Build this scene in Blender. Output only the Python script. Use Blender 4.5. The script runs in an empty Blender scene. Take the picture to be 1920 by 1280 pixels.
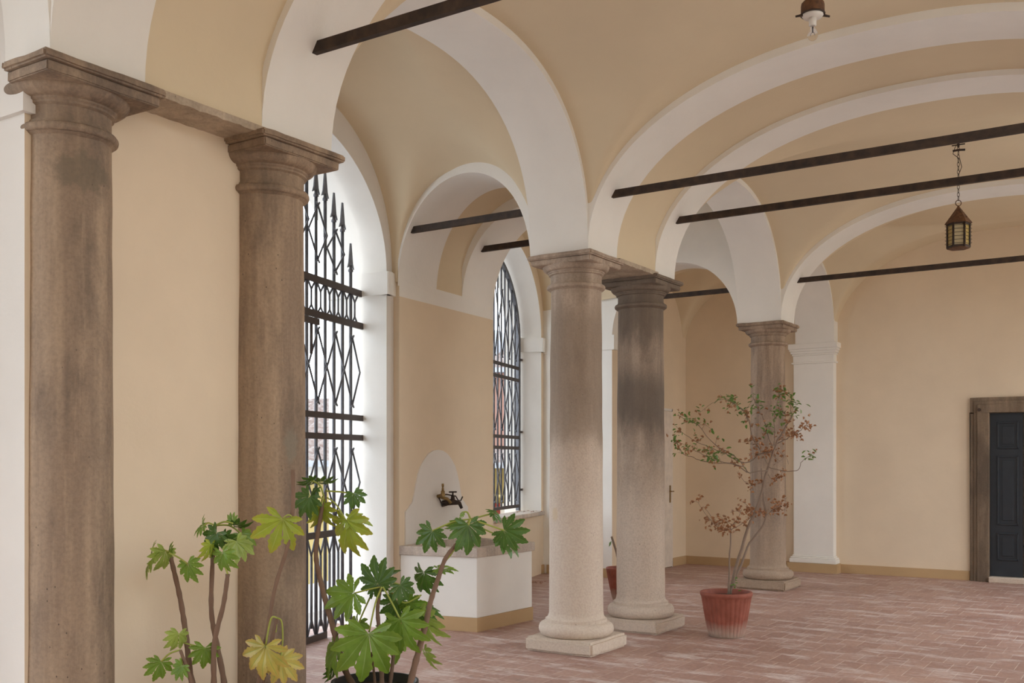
import bpy, bmesh, math, random
from mathutils import Vector, Matrix, noise
R = math.radians
random.seed(7)
SC = bpy.context.scene
COL = SC.collection
F = 1900.0; CX = 960.0; HY = 865.0; EYE = 1.6
TH = R(33.1); CT = math.cos(TH); ST = math.sin(TH)
Z_SP = 3.34; TOP = 5.25

def P(px, py, d):
    """pixel measured in the photograph, at depth d (metres along the view axis) -> point in the place"""
    r = (px - CX) / F * d
    return Vector((CT * r - ST * d, ST * r + CT * d, EYE - (py - HY) * d / F))

# ------------------------------------------------------------------ materials
MATS = {}
def newmat(name):
    m = bpy.data.materials.new(name); m.use_nodes = True
    nt = m.node_tree; nt.nodes.clear()
    out = nt.nodes.new('ShaderNodeOutputMaterial'); b = nt.nodes.new('ShaderNodeBsdfPrincipled')
    nt.links.new(b.outputs[0], out.inputs[0])
    MATS[name] = m
    return m, nt, b, out
def N(nt, t, **kw):
    n = nt.nodes.new(t)
    for k, v in kw.items():
        if k in n.inputs.keys() and not hasattr(n, k): n.inputs[k].default_value = v
        else: setattr(n, k, v)
    return n
def noise_n(nt, vec, scale, detail=4, rough=.55):
    n = nt.nodes.new('ShaderNodeTexNoise'); n.inputs['Scale'].default_value = scale
    n.inputs['Detail'].default_value = detail; n.inputs['Roughness'].default_value = rough
    nt.links.new(vec, n.inputs['Vector']); return n.outputs['Fac']
def ramp(nt, fac, stops):
    n = nt.nodes.new('ShaderNodeValToRGB'); cr = n.color_ramp
    while len(cr.elements) < len(stops): cr.elements.new(.5)
    for e, (p, c) in zip(cr.elements, stops):
        e.position = p; e.color = (*c, 1) if len(c) == 3 else c
    nt.links.new(fac, n.inputs[0]); return n.outputs[0]
def mixc(nt, fac, a, b, mode='MIX'):
    n = nt.nodes.new('ShaderNodeMix'); n.data_type = 'RGBA'; n.blend_type = mode
    for k, v in ((0, fac), (6, a), (7, b)):
        if isinstance(v, (int, float)): n.inputs[k].default_value = v
        elif isinstance(v, tuple): n.inputs[k].default_value = (*v, 1)
        else: nt.links.new(v, n.inputs[k])
    return n.outputs[2]
def bump(nt, b, h, strength=.3, dist=.01):
    n = nt.nodes.new('ShaderNodeBump'); n.inputs['Strength'].default_value = strength
    n.inputs['Distance'].default_value = dist
    nt.links.new(h, n.inputs['Height']); nt.links.new(n.outputs[0], b.inputs['Normal'])
def coords(nt, kind='Object'):
    return nt.nodes.new('ShaderNodeTexCoord').outputs[kind]
def mapping(nt, vec, scale=(1, 1, 1), rot=(0, 0, 0), loc=(0, 0, 0)):
    n = nt.nodes.new('ShaderNodeMapping'); n.inputs['Scale'].default_value = scale
    n.inputs['Rotation'].default_value = rot; n.inputs['Location'].default_value = loc
    nt.links.new(vec, n.inputs['Vector']); return n.outputs[0]

def plaster(name, col, var=.05, b_s=.25):
    m, nt, b, o = newmat(name)
    c = coords(nt)
    n1 = noise_n(nt, c, 1.3, 5, .6)
    dark = tuple(x * (1 - var) for x in col); light = tuple(min(.93, x * (1 + var * .7)) for x in col)
    nt.links.new(ramp(nt, n1, [(.3, dark), (.7, light)]), b.inputs['Base Color'])
    b.inputs['Roughness'].default_value = .92
    b.inputs['Specular IOR Level'].default_value = .15
    n2 = noise_n(nt, c, 26, 5, .6)
    bump(nt, b, n2, b_s, .006)
    return m
plaster('white', (.84, .82, .77))
plaster('cream', (.76, .635, .475))
plaster('vault', (.71, .60, .425), .04)
plaster('ochre', (.50, .345, .19), .08)
plaster('offwhite', (.76, .73, .685))
plaster('yellow_wall', (.40, .31, .13))
plaster('pink_wall', (.33, .19, .15))
plaster('pale_wall', (.36, .34, .31))

def _edge(nt, v, lo, hi, am):
    q_ = nt.nodes.new('ShaderNodeMapRange'); q_.interpolation_type = 'SMOOTHSTEP'
    q_.inputs['From Min'].default_value = lo; q_.inputs['From Max'].default_value = hi
    q_.inputs['To Min'].default_value = am; q_.inputs['To Max'].default_value = 0
    nt.links.new(v, q_.inputs['Value']); return q_.outputs[0]
def stone(name, a, bcol, dark, light_low=None, seed=0., zsplit=None, stains=(), bands=()):
    m, nt, b, o = newmat(name)
    c0 = coords(nt)
    c = mapping(nt, c0, (1, 1, 1), (0, 0, 0), (seed, seed * .7, seed * .3))
    st = mapping(nt, c, (7, 7, .55))
    n1 = noise_n(nt, st, 1.2, 6, .6)
    n2 = noise_n(nt, c, 2.3, 6, .62)
    n3 = noise_n(nt, c, 60, 3, .6)
    base = ramp(nt, n1, [(.38, a), (.60, bcol)])
    n4 = noise_n(nt, mapping(nt, c, (2.6, 2.6, 1.0)), 1.0, 6, .65)
    base = mixc(nt, ramp(nt, n4, [(.47, (0, 0, 0)), (.64, (.8, .8, .8))]), base, dark)
    n5 = noise_n(nt, mapping(nt, c, (16, 16, 1.1)), 1.0, 5, .7)
    base = mixc(nt, ramp(nt, n5, [(.55, (0, 0, 0)), (.75, (.35, .35, .35))]), base, tuple(min(.8, x * 1.5) for x in a))
    if light_low is not None:
        sx = nt.nodes.new('ShaderNodeSeparateXYZ'); nt.links.new(c0, sx.inputs[0])
        ad = nt.nodes.new('ShaderNodeMath'); ad.operation = 'ADD'
        mu = nt.nodes.new('ShaderNodeMath'); mu.operation = 'MULTIPLY'; mu.inputs[1].default_value = .9
        nt.links.new(n2, mu.inputs[0]); nt.links.new(mu.outputs[0], ad.inputs[0])
        nt.links.new(sx.outputs[2], ad.inputs[1])
        mr = nt.nodes.new('ShaderNodeMapRange'); mr.interpolation_type = 'SMOOTHSTEP'
        mr.inputs['From Min'].default_value = zsplit - .5; mr.inputs['From Max'].default_value = zsplit + .9
        mr.inputs['To Min'].default_value = .85; mr.inputs['To Max'].default_value = 0.
        nt.links.new(ad.outputs[0], mr.inputs['Value'])
        base = mixc(nt, mr.outputs[0], base, light_low)
    base = mixc(nt, .12, base, ramp(nt, n3, [(.35, (.1, .08, .06)), (.6, (.8, .75, .7))]), 'OVERLAY')
    for (z0, z1, cc, am) in bands:
        sz = nt.nodes.new('ShaderNodeSeparateXYZ'); nt.links.new(c0, sz.inputs[0])
        a2 = nt.nodes.new('ShaderNodeMath'); a2.operation = 'MULTIPLY_ADD'; a2.inputs[1].default_value = .5
        nt.links.new(n4, a2.inputs[0]); nt.links.new(sz.outputs[2], a2.inputs[2])
        w_ = .14
        q_ = nt.nodes.new('ShaderNodeMapRange'); q_.interpolation_type = 'SMOOTHSTEP'
        q_.inputs['From Min'].default_value = z0 + .25 - w_; q_.inputs['From Max'].default_value = z0 + .25 + w_
        q2 = nt.nodes.new('ShaderNodeMapRange'); q2.interpolation_type = 'SMOOTHSTEP'
        q2.inputs['From Min'].default_value = z1 + .25 - w_; q2.inputs['From Max'].default_value = z1 + .25 + w_
        q2.inputs['To Min'].default_value = am; q2.inputs['To Max'].default_value = 0
        nt.links.new(a2.outputs[0], q_.inputs['Value']); nt.links.new(a2.outputs[0], q2.inputs['Value'])
        mm = nt.nodes.new('ShaderNodeMath'); mm.operation = 'MULTIPLY'
        nt.links.new(q_.outputs[0], mm.inputs[0]); nt.links.new(q2.outputs[0], mm.inputs[1])
        base = mixc(nt, mm.outputs[0], base, cc)
    for (pos, rad, cc, am) in stains:
        vm = nt.nodes.new('ShaderNodeVectorMath'); vm.operation = 'SUBTRACT'; vm.inputs[1].default_value = pos
        nt.links.new(c0, vm.inputs[0])
        vs_ = nt.nodes.new('ShaderNodeVectorMath'); vs_.operation = 'DIVIDE'; vs_.inputs[1].default_value = rad
        nt.links.new(vm.outputs[0], vs_.inputs[0])
        vl = nt.nodes.new('ShaderNodeVectorMath'); vl.operation = 'LENGTH'; nt.links.new(vs_.outputs[0], vl.inputs[0])
        nn_ = noise_n(nt, c0, 16, 4, .6)
        ma = nt.nodes.new('ShaderNodeMath'); ma.operation = 'MULTIPLY_ADD'; ma.inputs[1].default_value = 1.5
        nt.links.new(nn_, ma.inputs[0]); nt.links.new(vl.outputs['Value'], ma.inputs[2])
        base = mixc(nt, ramp(nt, ma.outputs[0], [(.0, (am, am, am)), (.001, (am, am, am))]) if False else _edge(nt, ma.outputs[0], 1.45, 1.95, am), base, cc)
    # small pits and scratches
    v = nt.nodes.new('ShaderNodeTexVoronoi'); v.inputs['Scale'].default_value = 30
    nt.links.new(mapping(nt, c, (1, 1, .6)), v.inputs['Vector'])
    pit = ramp(nt, v.outputs['Distance'], [(.05, (1, 1, 1)), (.10, (0, 0, 0))])
    msk = ramp(nt, noise_n(nt, c, 3.1, 2), [(.52, (0, 0, 0)), (.6, (1, 1, 1))])
    base = mixc(nt, mixc(nt, 1., pit, msk, 'MULTIPLY'), base, tuple(x * .55 for x in dark))
    nt.links.new(base, b.inputs['Base Color'])
    b.inputs['Roughness'].default_value = .78; b.inputs['Specular IOR Level'].default_value = .3
    h = mixc(nt, .5, n2, n3)
    bump(nt, b, h, .5, .015)
    return m
stone('stone_brown', (.40, .30, .21), (.29, .215, .155), (.15, .115, .09), seed=1.,
      stains=[(tuple(P(160, 320, 4.52) - Vector((-4.255, 2.79, 0))), (.13, .13, .09), (.15, .125, .09), .6),
              (tuple(P(168, 750, 4.49) - Vector((-4.255, 2.79, 0))), (.028, .028, .03), (.16, .075, .045), .9),
              (tuple(P(175, 1045, 4.49) - Vector((-4.255, 2.79, 0))), (.03, .03, .014), (.17, .20, .28), .8),
              (tuple(P(135, 1042, 4.47) - Vector((-4.255, 2.79, 0))), (.02, .02, .014), (.17, .20, .28), .8)])
stone('stone_brown2', (.39, .29, .20), (.28, .205, .145), (.16, .12, .09), seed=4.2,
      stains=[(tuple(P(542, 832, 5.56) - Vector((-4.255, 4.01, 0))), (.05, .05, .11), (.24, .21, .16), .7)])
stone('stone_mid', (.46, .365, .285), (.36, .28, .215), (.25, .195, .15), (.64, .55, .46), 6.3, 1.9,
      bands=[(1.75, 2.85, (.21, .155, .11), .55)],
      stains=[(tuple(P(1091, 1030, 8.50) - Vector((-4.285, 7.58, 0))), (.012, .012, .13), (.09, .08, .07), .9),
              (tuple(P(1092, 997, 8.50) - Vector((-4.285, 7.58, 0))), (.04, .04, .03), (.13, .11, .09), .9),
              (tuple(P(1036, 965, 8.55) - Vector((-4.285, 7.58, 0))), (.045, .045, .065), (.56, .43, .27), .6)])
stone('stone_dark', (.40, .31, .235), (.29, .22, .165), (.15, .115, .09), (.56, .47, .385), 9.1, 1.8, bands=[(1.95, 2.42, (.12, .095, .075), .75), (2.78, 3.5, (.13, .10, .075), .7)])
stone('stone_far', (.38, .285, .21), (.24, .175, .125), (.17, .13, .105), (.40, .31, .235), 12.4, 1.0)
stone('stone_lintel', (.52, .43, .33), (.44, .36, .27), (.30, .24, .18), seed=7.7)
stone('stone_trim', (.25, .185, .13), (.17, .125, .085), (.10, .075, .055), seed=3.3)
stone('stone_pale', (.62, .54, .46), (.50, .43, .37), (.36, .31, .27), seed=5.1)

m, nt, b, o = newmat('iron_dark')
n1 = noise_n(nt, coords(nt), 14, 4)
nt.links.new(ramp(nt, n1, [(.35, (.022, .014, .010)), (.7, (.06, .035, .022))]), b.inputs['Base Color'])
b.inputs['Roughness'].default_value = .75; bump(nt, b, n1, .2, .004)
m, nt, b, o = newmat('iron_grey')
n1 = noise_n(nt, coords(nt), 20, 4)
nt.links.new(ramp(nt, n1, [(.35, (.075, .078, .09)), (.7, (.12, .12, .13))]), b.inputs['Base Color'])
b.inputs['Roughness'].default_value = .5; b.inputs['Metallic'].default_value = .3
m, nt, b, o = newmat('rail_iron')
b.inputs['Base Color'].default_value = (.06, .045, .04, 1); b.inputs['Roughness'].default_value = .6
m, nt, b, o = newmat('rust')
n1 = noise_n(nt, coords(nt), 30, 4)
nt.links.new(ramp(nt, n1, [(.3, (.05, .022, .01)), (.7, (.17, .075, .03))]), b.inputs['Base Color'])
b.inputs['Roughness'].default_value = .8
m, nt, b, o = newmat('brass')
b.inputs['Base Color'].default_value = (.30, .20, .08, 1); b.inputs['Metallic'].default_value = .7; b.inputs['Roughness'].default_value = .5
m, nt, b, o = newmat('porcelain')
b.inputs['Base Color'].default_value = (.70, .66, .60, 1); b.inputs['Roughness'].default_value = .4
m, nt, b, o = newmat('bulb_glass')
b.inputs['Base Color'].default_value = (1, 1, 1, 1); b.inputs['Roughness'].default_value = .02
b.inputs['Transmission Weight'].default_value = 1; b.inputs['IOR'].default_value = 1.1
m, nt, b, o = newmat('amber_glass')
b.inputs['Base Color'].default_value = (.62, .44, .12, 1); b.inputs['Roughness'].default_value = .35
b.inputs['Transmission Weight'].default_value = .35
m, nt, b, o = newmat('pale_glass')
b.inputs['Base Color'].default_value = (.72, .62, .38, 1); b.inputs['Roughness'].default_value = .35
b.inputs['Transmission Weight'].default_value = .35

# floor of terracotta bricks laid in courses across the nave
m, nt, b, o = newmat('terracotta')
c = coords(nt)
br = nt.nodes.new('ShaderNodeTexBrick'); br.offset = .5
nt.links.new(c, br.inputs['Vector'])
for k, v in (('Scale', 1.), ('Mortar Size', .004), ('Mortar Smooth', .3), ('Bias', 0.), ('Brick Width', .17), ('Row Height', .345)):
    br.inputs[k].default_value = v
br.inputs['Color1'].default_value = (.46, .295, .235, 1); br.inputs['Color2'].default_value = (.37, .22, .175, 1)
br.inputs['Mortar'].default_value = (.66, .54, .46, 1)
n1 = noise_n(nt, c, .9, 6, .65)
n2 = noise_n(nt, mapping(nt, c, (1.5, 4.5, 1), (0, 0, .25)), 1.3, 7, .7)
n3 = noise_n(nt, c, 30, 3)
jm = ramp(nt, noise_n(nt, mapping(nt, c, (1, 1, 1), (0, 0, 0), (5, 3, 0)), 1.6, 4), [(.36, (.75, .75, .75)), (.6, (.05, .05, .05))])
jf = mixc(nt, 1., br.outputs['Fac'], jm, 'MULTIPLY')
base = mixc(nt, jf, br.outputs['Color'], (.40, .255, .205))
base = mixc(nt, ramp(nt, n1, [(.35, (0, 0, 0)), (.65, (.6, .6, .6))]), base, (.31, .18, .145))
base = mixc(nt, ramp(nt, n2, [(.50, (0, 0, 0)), (.64, (.8, .8, .8))]), base, (.62, .52, .47))
base = mixc(nt, ramp(nt, n2, [(.26, (.7, .7, .7)), (.40, (0, 0, 0))]), base, (.20, .12, .095))
base = mixc(nt, .18, base, ramp(nt, n3, [(.3, (.2, .2, .2)), (.7, (.8, .8, .8))]), 'OVERLAY')
nt.links.new(base, b.inputs['Base Color'])
nt.links.new(ramp(nt, n2, [(.3, (.42, .42, .42)), (.7, (.75, .75, .75))]), b.inputs['Roughness'])
h = mixc(nt, .25, br.outputs['Fac'], n3)
inv = nt.nodes.new('ShaderNodeInvert'); nt.links.new(h, inv.inputs['Color'])
bump(nt, b, inv.outputs[0], .25, .004)

m, nt, b, o = newmat('outside_ground')
n1 = noise_n(nt, coords(nt), 3, 5)
nt.links.new(ramp(nt, n1, [(.3, (.36, .35, .34)), (.7, (.46, .45, .43))]), b.inputs['Base Color'])
b.inputs['Roughness'].default_value = .9
m, nt, b, o = newmat('hill')
n1 = noise_n(nt, coords(nt), .06, 5)
nt.links.new(ramp(nt, n1, [(.3, (.15, .19, .22)), (.7, (.21, .25, .28))]), b.inputs['Base Color'])
b.inputs['Roughness'].default_value = 1
m, nt, b, o = newmat('roof_tile')
w = nt.nodes.new('ShaderNodeTexNoise'); w.inputs['Scale'].default_value = 9; nt.links.new(coords(nt), w.inputs['Vector'])
nt.links.new(ramp(nt, w.outputs['Fac'], [(.3, (.12, .07, .055)), (.5, (.18, .135, .115)), (.7, (.24, .21, .19))]), b.inputs['Base Color'])
b.inputs['Roughness'].default_value = .9
def flat(name, col, rough=.6, spec=.4):
    m, nt, b, o = newmat(name)
    n1 = noise_n(nt, coords(nt), 8, 4)
    nt.links.new(ramp(nt, n1, [(.3, tuple(x * .88 for x in col)), (.7, tuple(x * 1.08 for x in col))]), b.inputs['Base Color'])
    b.inputs['Roughness'].default_value = rough; b.inputs['Specular IOR Level'].default_value = spec
    return m
flat('door_blue', (.024, .030, .038), .5)
flat('door_white', (.74, .66, .57), .6)
flat('soil', (.07, .045, .03), 1)
flat('stem', (.20, .125, .085), .85)
flat('stem_grey', (.24, .175, .13), .9)
flat('petiole', (.32, .36, .07), .6)
flat('black_pot', (.03, .03, .032), .5)
flat('red_paint', (.25, .04, .025), .6)
flat('grey_metal', (.35, .37, .40), .5)
flat('dry_leaf', (.30, .11, .04), .8)
flat('graffiti_blue', (.16, .20, .30), .8)

m, nt, b, o = newmat('pot_clay')
c = coords(nt)
sx = nt.nodes.new('ShaderNodeSeparateXYZ'); nt.links.new(c, sx.inputs[0])
n1 = noise_n(nt, c, 9, 5)
ad = nt.nodes.new('ShaderNodeMath'); ad.operation = 'MULTIPLY_ADD'; ad.inputs[1].default_value = .16
nt.links.new(n1, ad.inputs[0]); nt.links.new(sx.outputs[2], ad.inputs[2])
low = ramp(nt, ad.outputs[0], [(.09, (.9, .9, .9)), (.23, (0, 0, 0))])
base = ramp(nt, n1, [(.3, (.22, .060, .035)), (.7, (.33, .10, .065))])
base = mixc(nt, low, base, (.50, .43, .36))
nt.links.new(base, b.inputs['Base Color']); b.inputs['Roughness'].default_value = .7
bump(nt, b, n1, .3, .004)

def leafmat(name, col, tip, vein):
    m, nt, b, o = newmat(name)
    at = nt.nodes.new('ShaderNodeAttribute'); at.attribute_name = 'leafdata'
    sp = nt.nodes.new('ShaderNodeSeparateColor'); nt.links.new(at.outputs['Color'], sp.inputs[0])
    n1 = noise_n(nt, coords(nt), 12, 4)
    base = ramp(nt, n1, [(.3, tuple(x * .8 for x in col)), (.7, tuple(x * 1.15 for x in col))])
    base = mixc(nt, ramp(nt, sp.outputs[1], [(.45, (0, 0, 0)), (1., (.85, .85, .85))]), base, tip)
    base = mixc(nt, ramp(nt, sp.outputs[0], [(.3, (0, 0, 0)), (1., (.8, .8, .8))]), base, vein)
    nt.links.new(base, b.inputs['Base Color'])
    b.inputs['Roughness'].default_value = .34; b.inputs['Specular IOR Level'].default_value = .5
    tr = nt.nodes.new('ShaderNodeBsdfTranslucent'); nt.links.new(base, tr.inputs[0])
    mx = nt.nodes.new('ShaderNodeMixShader'); mx.inputs[0].default_value = .3
    nt.links.new(b.outputs[0], mx.inputs[1]); nt.links.new(tr.outputs[0], mx.inputs[2])
    nt.links.new(mx.outputs[0], o.inputs[0])
leafmat('leaf_dark', (.075, .165, .028), (.10, .20, .035), (.20, .30, .08))
leafmat('leaf_green', (.18, .32, .04), (.26, .38, .05), (.32, .45, .14))
leafmat('leaf_light', (.34, .46, .09), (.45, .55, .15), (.50, .60, .22))
leafmat('leaf_lime', (.36, .46, .05), (.52, .42, .06), (.50, .55, .16))
leafmat('leaf_yellow', (.52, .45, .10), (.58, .34, .10), (.22, .36, .08))
leafmat('leaf_small', (.13, .25, .05), (.17, .28, .06), (.15, .26, .06))
leafmat('leaf_rusty', (.42, .21, .10), (.50, .27, .14), (.42, .2, .09))

# ------------------------------------------------------------------ mesh helpers
class MB:
    def __init__(s): s.v = []; s.f = []; s.mi = []; s.sm = []; s.data = None
    def add(s, vs, fs, mi=0, smooth=False):
        o = len(s.v); s.v += [tuple(v) for v in vs]
        for f in fs:
            s.f.append(tuple(o + i for i in f)); s.mi.append(mi); s.sm.append(smooth)
        return s
    def box(s, x0, x1, y0, y1, z0, z1, mi=0):
        vs = [(x, y, z) for z in (z0, z1) for y in (y0, y1) for x in (x0, x1)]
        return s.add(vs, [(0, 2, 3, 1), (4, 5, 7, 6), (0, 1, 5, 4), (2, 6, 7, 3), (0, 4, 6, 2), (1, 3, 7, 5)], mi)
    def prism(s, poly, z0, z1, mi=0, cap=True):
        n = len(poly)
        vs = [(p[0], p[1], z0) for p in poly] + [(p[0], p[1], z1) for p in poly]
        fs = [(i, (i + 1) % n, n + (i + 1) % n, n + i) for i in range(n)]
        s.add(vs, fs, mi)
        if cap: s.add(vs, [tuple(range(n))[::-1], tuple(range(n, 2 * n))], mi)
        return s
    def obox(s, c, ax, ay, az, mi=0):
        c = Vector(c); ax, ay, az = Vector(ax), Vector(ay), Vector(az)
        vs = [c + i * ax + j * ay + k * az for k in (-1, 1) for j in (-1, 1) for i in (-1, 1)]
        return s.add(vs, [(0, 2, 3, 1), (4, 5, 7, 6), (0, 1, 5, 4), (2, 6, 7, 3), (0, 4, 6, 2), (1, 3, 7, 5)], mi)
    def bar(s, a, b, w, h=None, mi=0, up=(0, 0, 1)):
        a, b = Vector(a), Vector(b); h = h or w
        d = (b - a); L = d.length; d.normalize(); u = Vector(up)
        if abs(d.dot(u)) > .98: u = Vector((1, 0, 0))
        sd = d.cross(u).normalized(); uu = sd.cross(d).normalized()
        return s.obox((a + b) / 2, d * L / 2, sd * w / 2, uu * h / 2, mi)
    def tube(s, pts, rad, n=8, mi=0, cap=True):
        pts = [Vector(p) for p in pts]
        if not isinstance(rad, (list, tuple)): rad = [rad] * len(pts)
        vs = []; pu = None
        for i, p in enumerate(pts):
            t = (pts[min(i + 1, len(pts) - 1)] - pts[max(i - 1, 0)]).normalized()
            if pu is None: pu = t.orthogonal().normalized()
            else:
                pu = (pu - t * pu.dot(t)).normalized() if (pu - t * pu.dot(t)).length > 1e-5 else t.orthogonal().normalized()
            w = t.cross(pu)
            for k in range(n):
                a = 2 * math.pi * k / n
                vs.append(p + (pu * math.cos(a) + w * math.sin(a)) * rad[i])
        fs = [(i * n + k, i * n + (k + 1) % n, (i + 1) * n + (k + 1) % n, (i + 1) * n + k)
              for i in range(len(pts) - 1) for k in range(n)]
        s.add(vs, fs, mi, True)
        if cap:
            s.add(vs[:n], [tuple(range(n))[::-1]], mi); s.add(vs[-n:], [tuple(range(n))], mi)
        return s
    def lathe(s, prof, cx=0, cy=0, n=48, mi=0, rib=None, smooth=True, a0=0.):
        vs = []
        for j, (r, z) in enumerate(prof):
            for k in range(n):
                a = 2 * math.pi * k / n + a0
                rr = r
                if rib: rr = rib(r, z, a, j)
                vs.append((cx + rr * math.cos(a), cy + rr * math.sin(a), z))
        fs = [(j * n + k, j * n + (k + 1) % n, (j + 1) * n + (k + 1) % n, (j + 1) * n + k)
              for j in range(len(prof) - 1) for k in range(n)]
        s.add(vs, fs, mi, smooth)
        if prof[0][0] > 1e-4: s.add(vs[:n], [tuple(range(n))[::-1]], mi)
        if prof[-1][0] > 1e-4: s.add(vs[-n:], [tuple(range(n))], mi)
        return s
    def build(s, name, mats, parent=None, fix=True, bevel=0, sharp=None):
        me = bpy.data.meshes.new(name)
        me.from_pydata(s.v, [], s.f)
        if isinstance(mats, str): mats = [mats]
        for m in mats: me.materials.append(MATS[m])
        me.polygons.foreach_set('material_index', s.mi)
        me.polygons.foreach_set('use_smooth', s.sm)
        if s.data:
            ca = me.color_attributes.new('leafdata', 'FLOAT_COLOR', 'POINT')
            for i, dd in enumerate(s.data): ca.data[i].color = (*dd, 0, 1)
        if fix:
            bm = bmesh.new(); bm.from_mesh(me)
            if not s.data: bmesh.ops.remove_doubles(bm, verts=bm.verts, dist=1e-5)
            bmesh.ops.recalc_face_normals(bm, faces=bm.faces)
            if sharp is not None:
                for e in bm.edges:
                    if len(e.link_faces) == 2 and e.calc_face_angle(0) > R(sharp): e.smooth = False
            bm.to_mesh(me); bm.free()
        me.update()
        o = bpy.data.objects.new(name, me); COL.objects.link(o)
        if parent is not None:
            o.parent = parent
        if bevel:
            md = o.modifiers.new('edge', 'BEVEL'); md.width = bevel; md.segments = 2; md.limit_method = 'ANGLE'
        return o
def struct(name, mb, mats, **kw):
    o = mb.build(name, mats, **kw); o['kind'] = 'structure'; return o
def tag(o, label, cat, group=None, kind=None):
    o['label'] = label; o['category'] = cat
    if group: o['group'] = group
    if kind: o['kind'] = kind
    return o
def thing(name, loc, label, cat, group=None):
    o = bpy.data.objects.new(name, None); COL.objects.link(o)
    o.location = loc; o.empty_display_size = .1
    return tag(o, label, cat, group)
def local(root, mb):
    l = root.location
    mb.v = [(v[0] - l.x, v[1] - l.y, v[2] - l.z) for v in mb.v]; return mb

# ------------------------------------------------------------------ arches and vaults
def sup(t, n=2.3):
    t = abs(t)
    return 0. if t >= 1 else (1 - t ** n) ** (1 / n)
def arch(name, A0, A1, B0, B1, zs, rise, mats, n=2.3, off=0., seg=48, top=TOP):
    """arch lofted between near edge A0-A1 and far edge B0-B1 (plan points); off lifts the intrados radially"""
    mb = MB()
    def curve(p0, p1):
        pts = []
        for i in range(seg + 1):
            th = math.pi * i / seg
            s = -math.cos(th)                       # -1..1
            p = Vector(p0).lerp(Vector(p1), (s + 1) / 2)
            L = (Vector(p1) - Vector(p0)).length / 2
            zz = zs + (rise + off) * sup(s * L / (L + off + 1e-6), n)
            pts.append((p.x, p.y, zz))
        pts[0] = (pts[0][0], pts[0][1], zs); pts[-1] = (pts[-1][0], pts[-1][1], zs)
        return pts
    a, b = curve(A0, A1), curve(B0, B1)
    k = len(a)
    mb.add(a + b, [(i, i + 1, k + i + 1, k + i) for i in range(k - 1)], 0, True)
    for c, in ((a,), (b,)):
        t = [(p[0], p[1], top) for p in c]
        mb.add(c + t, [(i, i + 1, k + i + 1, k + i) for i in range(k - 1)], 0)
    mb.add([(p[0], p[1], top) for p in a + b], [(i, i + 1, k + i + 1, k + i) for i in range(k - 1)], 0)
    return struct(name, mb, mats, sharp=40)
def smax(a, b, k=.05):
    h = max(k - abs(a - b), 0) / k
    return max(a, b) + h * h * k * .25
def vault(name, xl, xr, y0, y1, zf, mat='vault', nx=70, ny=50):
    mb = MB(); vs = []
    for j in range(ny + 1):
        ty = .5 - .5 * math.cos(math.pi * j / ny)
        for i in range(nx + 1):
            tx = .5 - .5 * math.cos(math.pi * i / nx)
            y = y0(tx) + (y1(tx) - y0(tx)) * ty
            x = xl(y) + (xr - xl(y)) * tx
            vs.append((x, y, zf(x, y, tx, ty)))
    w = nx + 1
    mb.add(vs, [(j * w + i, j * w + i + 1, (j + 1) * w + i + 1, (j + 1) * w + i) for j in range(ny) for i in range(nx)], 0, True)
    o = struct(name, mb, mat, fix=False)
    md = o.modifiers.new('shell', 'SOLIDIFY'); md.thickness = .04; md.offset = 1
    return o
XN0, XN1 = -4.05, .45          # nave clear width at springing
XR0 = -4.61                    # aisle side of the row
XC, XH = -1.8, 2.25
# bays (clear span in Y between pier blocks)
BAYS = [(-.55, 2.57), (4.31, 7.36), (9.10, 12.29), (12.81, 14.64)]
RISE_X = 1.30; NX = 2.2
RISE_Y = [1.37, 1.37, 1.37, 1.0]; NY = [2.4, 2.4, 2.4, 2.2]
C_ = lambda v: (lambda t: v)
def nave_z(bay):
    y0, y1 = BAYS[bay]; yc = (y0 + y1) / 2; hy = (y1 - y0) / 2
    def f(x, y, tx, ty):
        zx = Z_SP + (RISE_X + .06) * sup((x - XC) / (XH + .03), NX)
        zy = Z_SP + (RISE_Y[bay] + .06) * sup((y - yc) / (hy + .03), NY[bay])
        dome = .0
        if bay == 3: zy += .42 * (x - XN0) * 1.0 * sup((y - yc) / (hy + .03), 2) if x < XC else .42 * (XN1 - x) * sup((y - yc) / (hy + .03), 2)
        if bay == 3: zy = min(zy, 4.72)
        return smax(zx, zy, .05)
    return f
for b in range(4):
    vault('ceiling', lambda y: XN0, XN1, C_(BAYS[b][0]), C_(BAYS[b][1] + (.2 if b == 3 else 0)), nave_z(b))
# transverse arches of the nave: white, recessed cream band, white
def nave_arch(y0, y1, mat, off=0.):
    return arch('trim_1', (XN0, y0), (XN1, y0), (XN0, y1), (XN1, y1), Z_SP, RISE_X, mat, NX, off)
for (a, b_, mat, off) in ((2.57, 3.05, 'white', 0), (3.05, 3.78, 'vault', .045), (3.78, 4.31, 'white', 0),
                          (7.36, 7.88, 'white', 0), (7.88, 8.66, 'vault', .045), (8.66, 9.10, 'white', 0),
                          (12.29, 12.81, 'white', 0), (-2.25, -.55, 'white', 0)):
    nave_arch(a, b_, mat, off)
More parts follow.
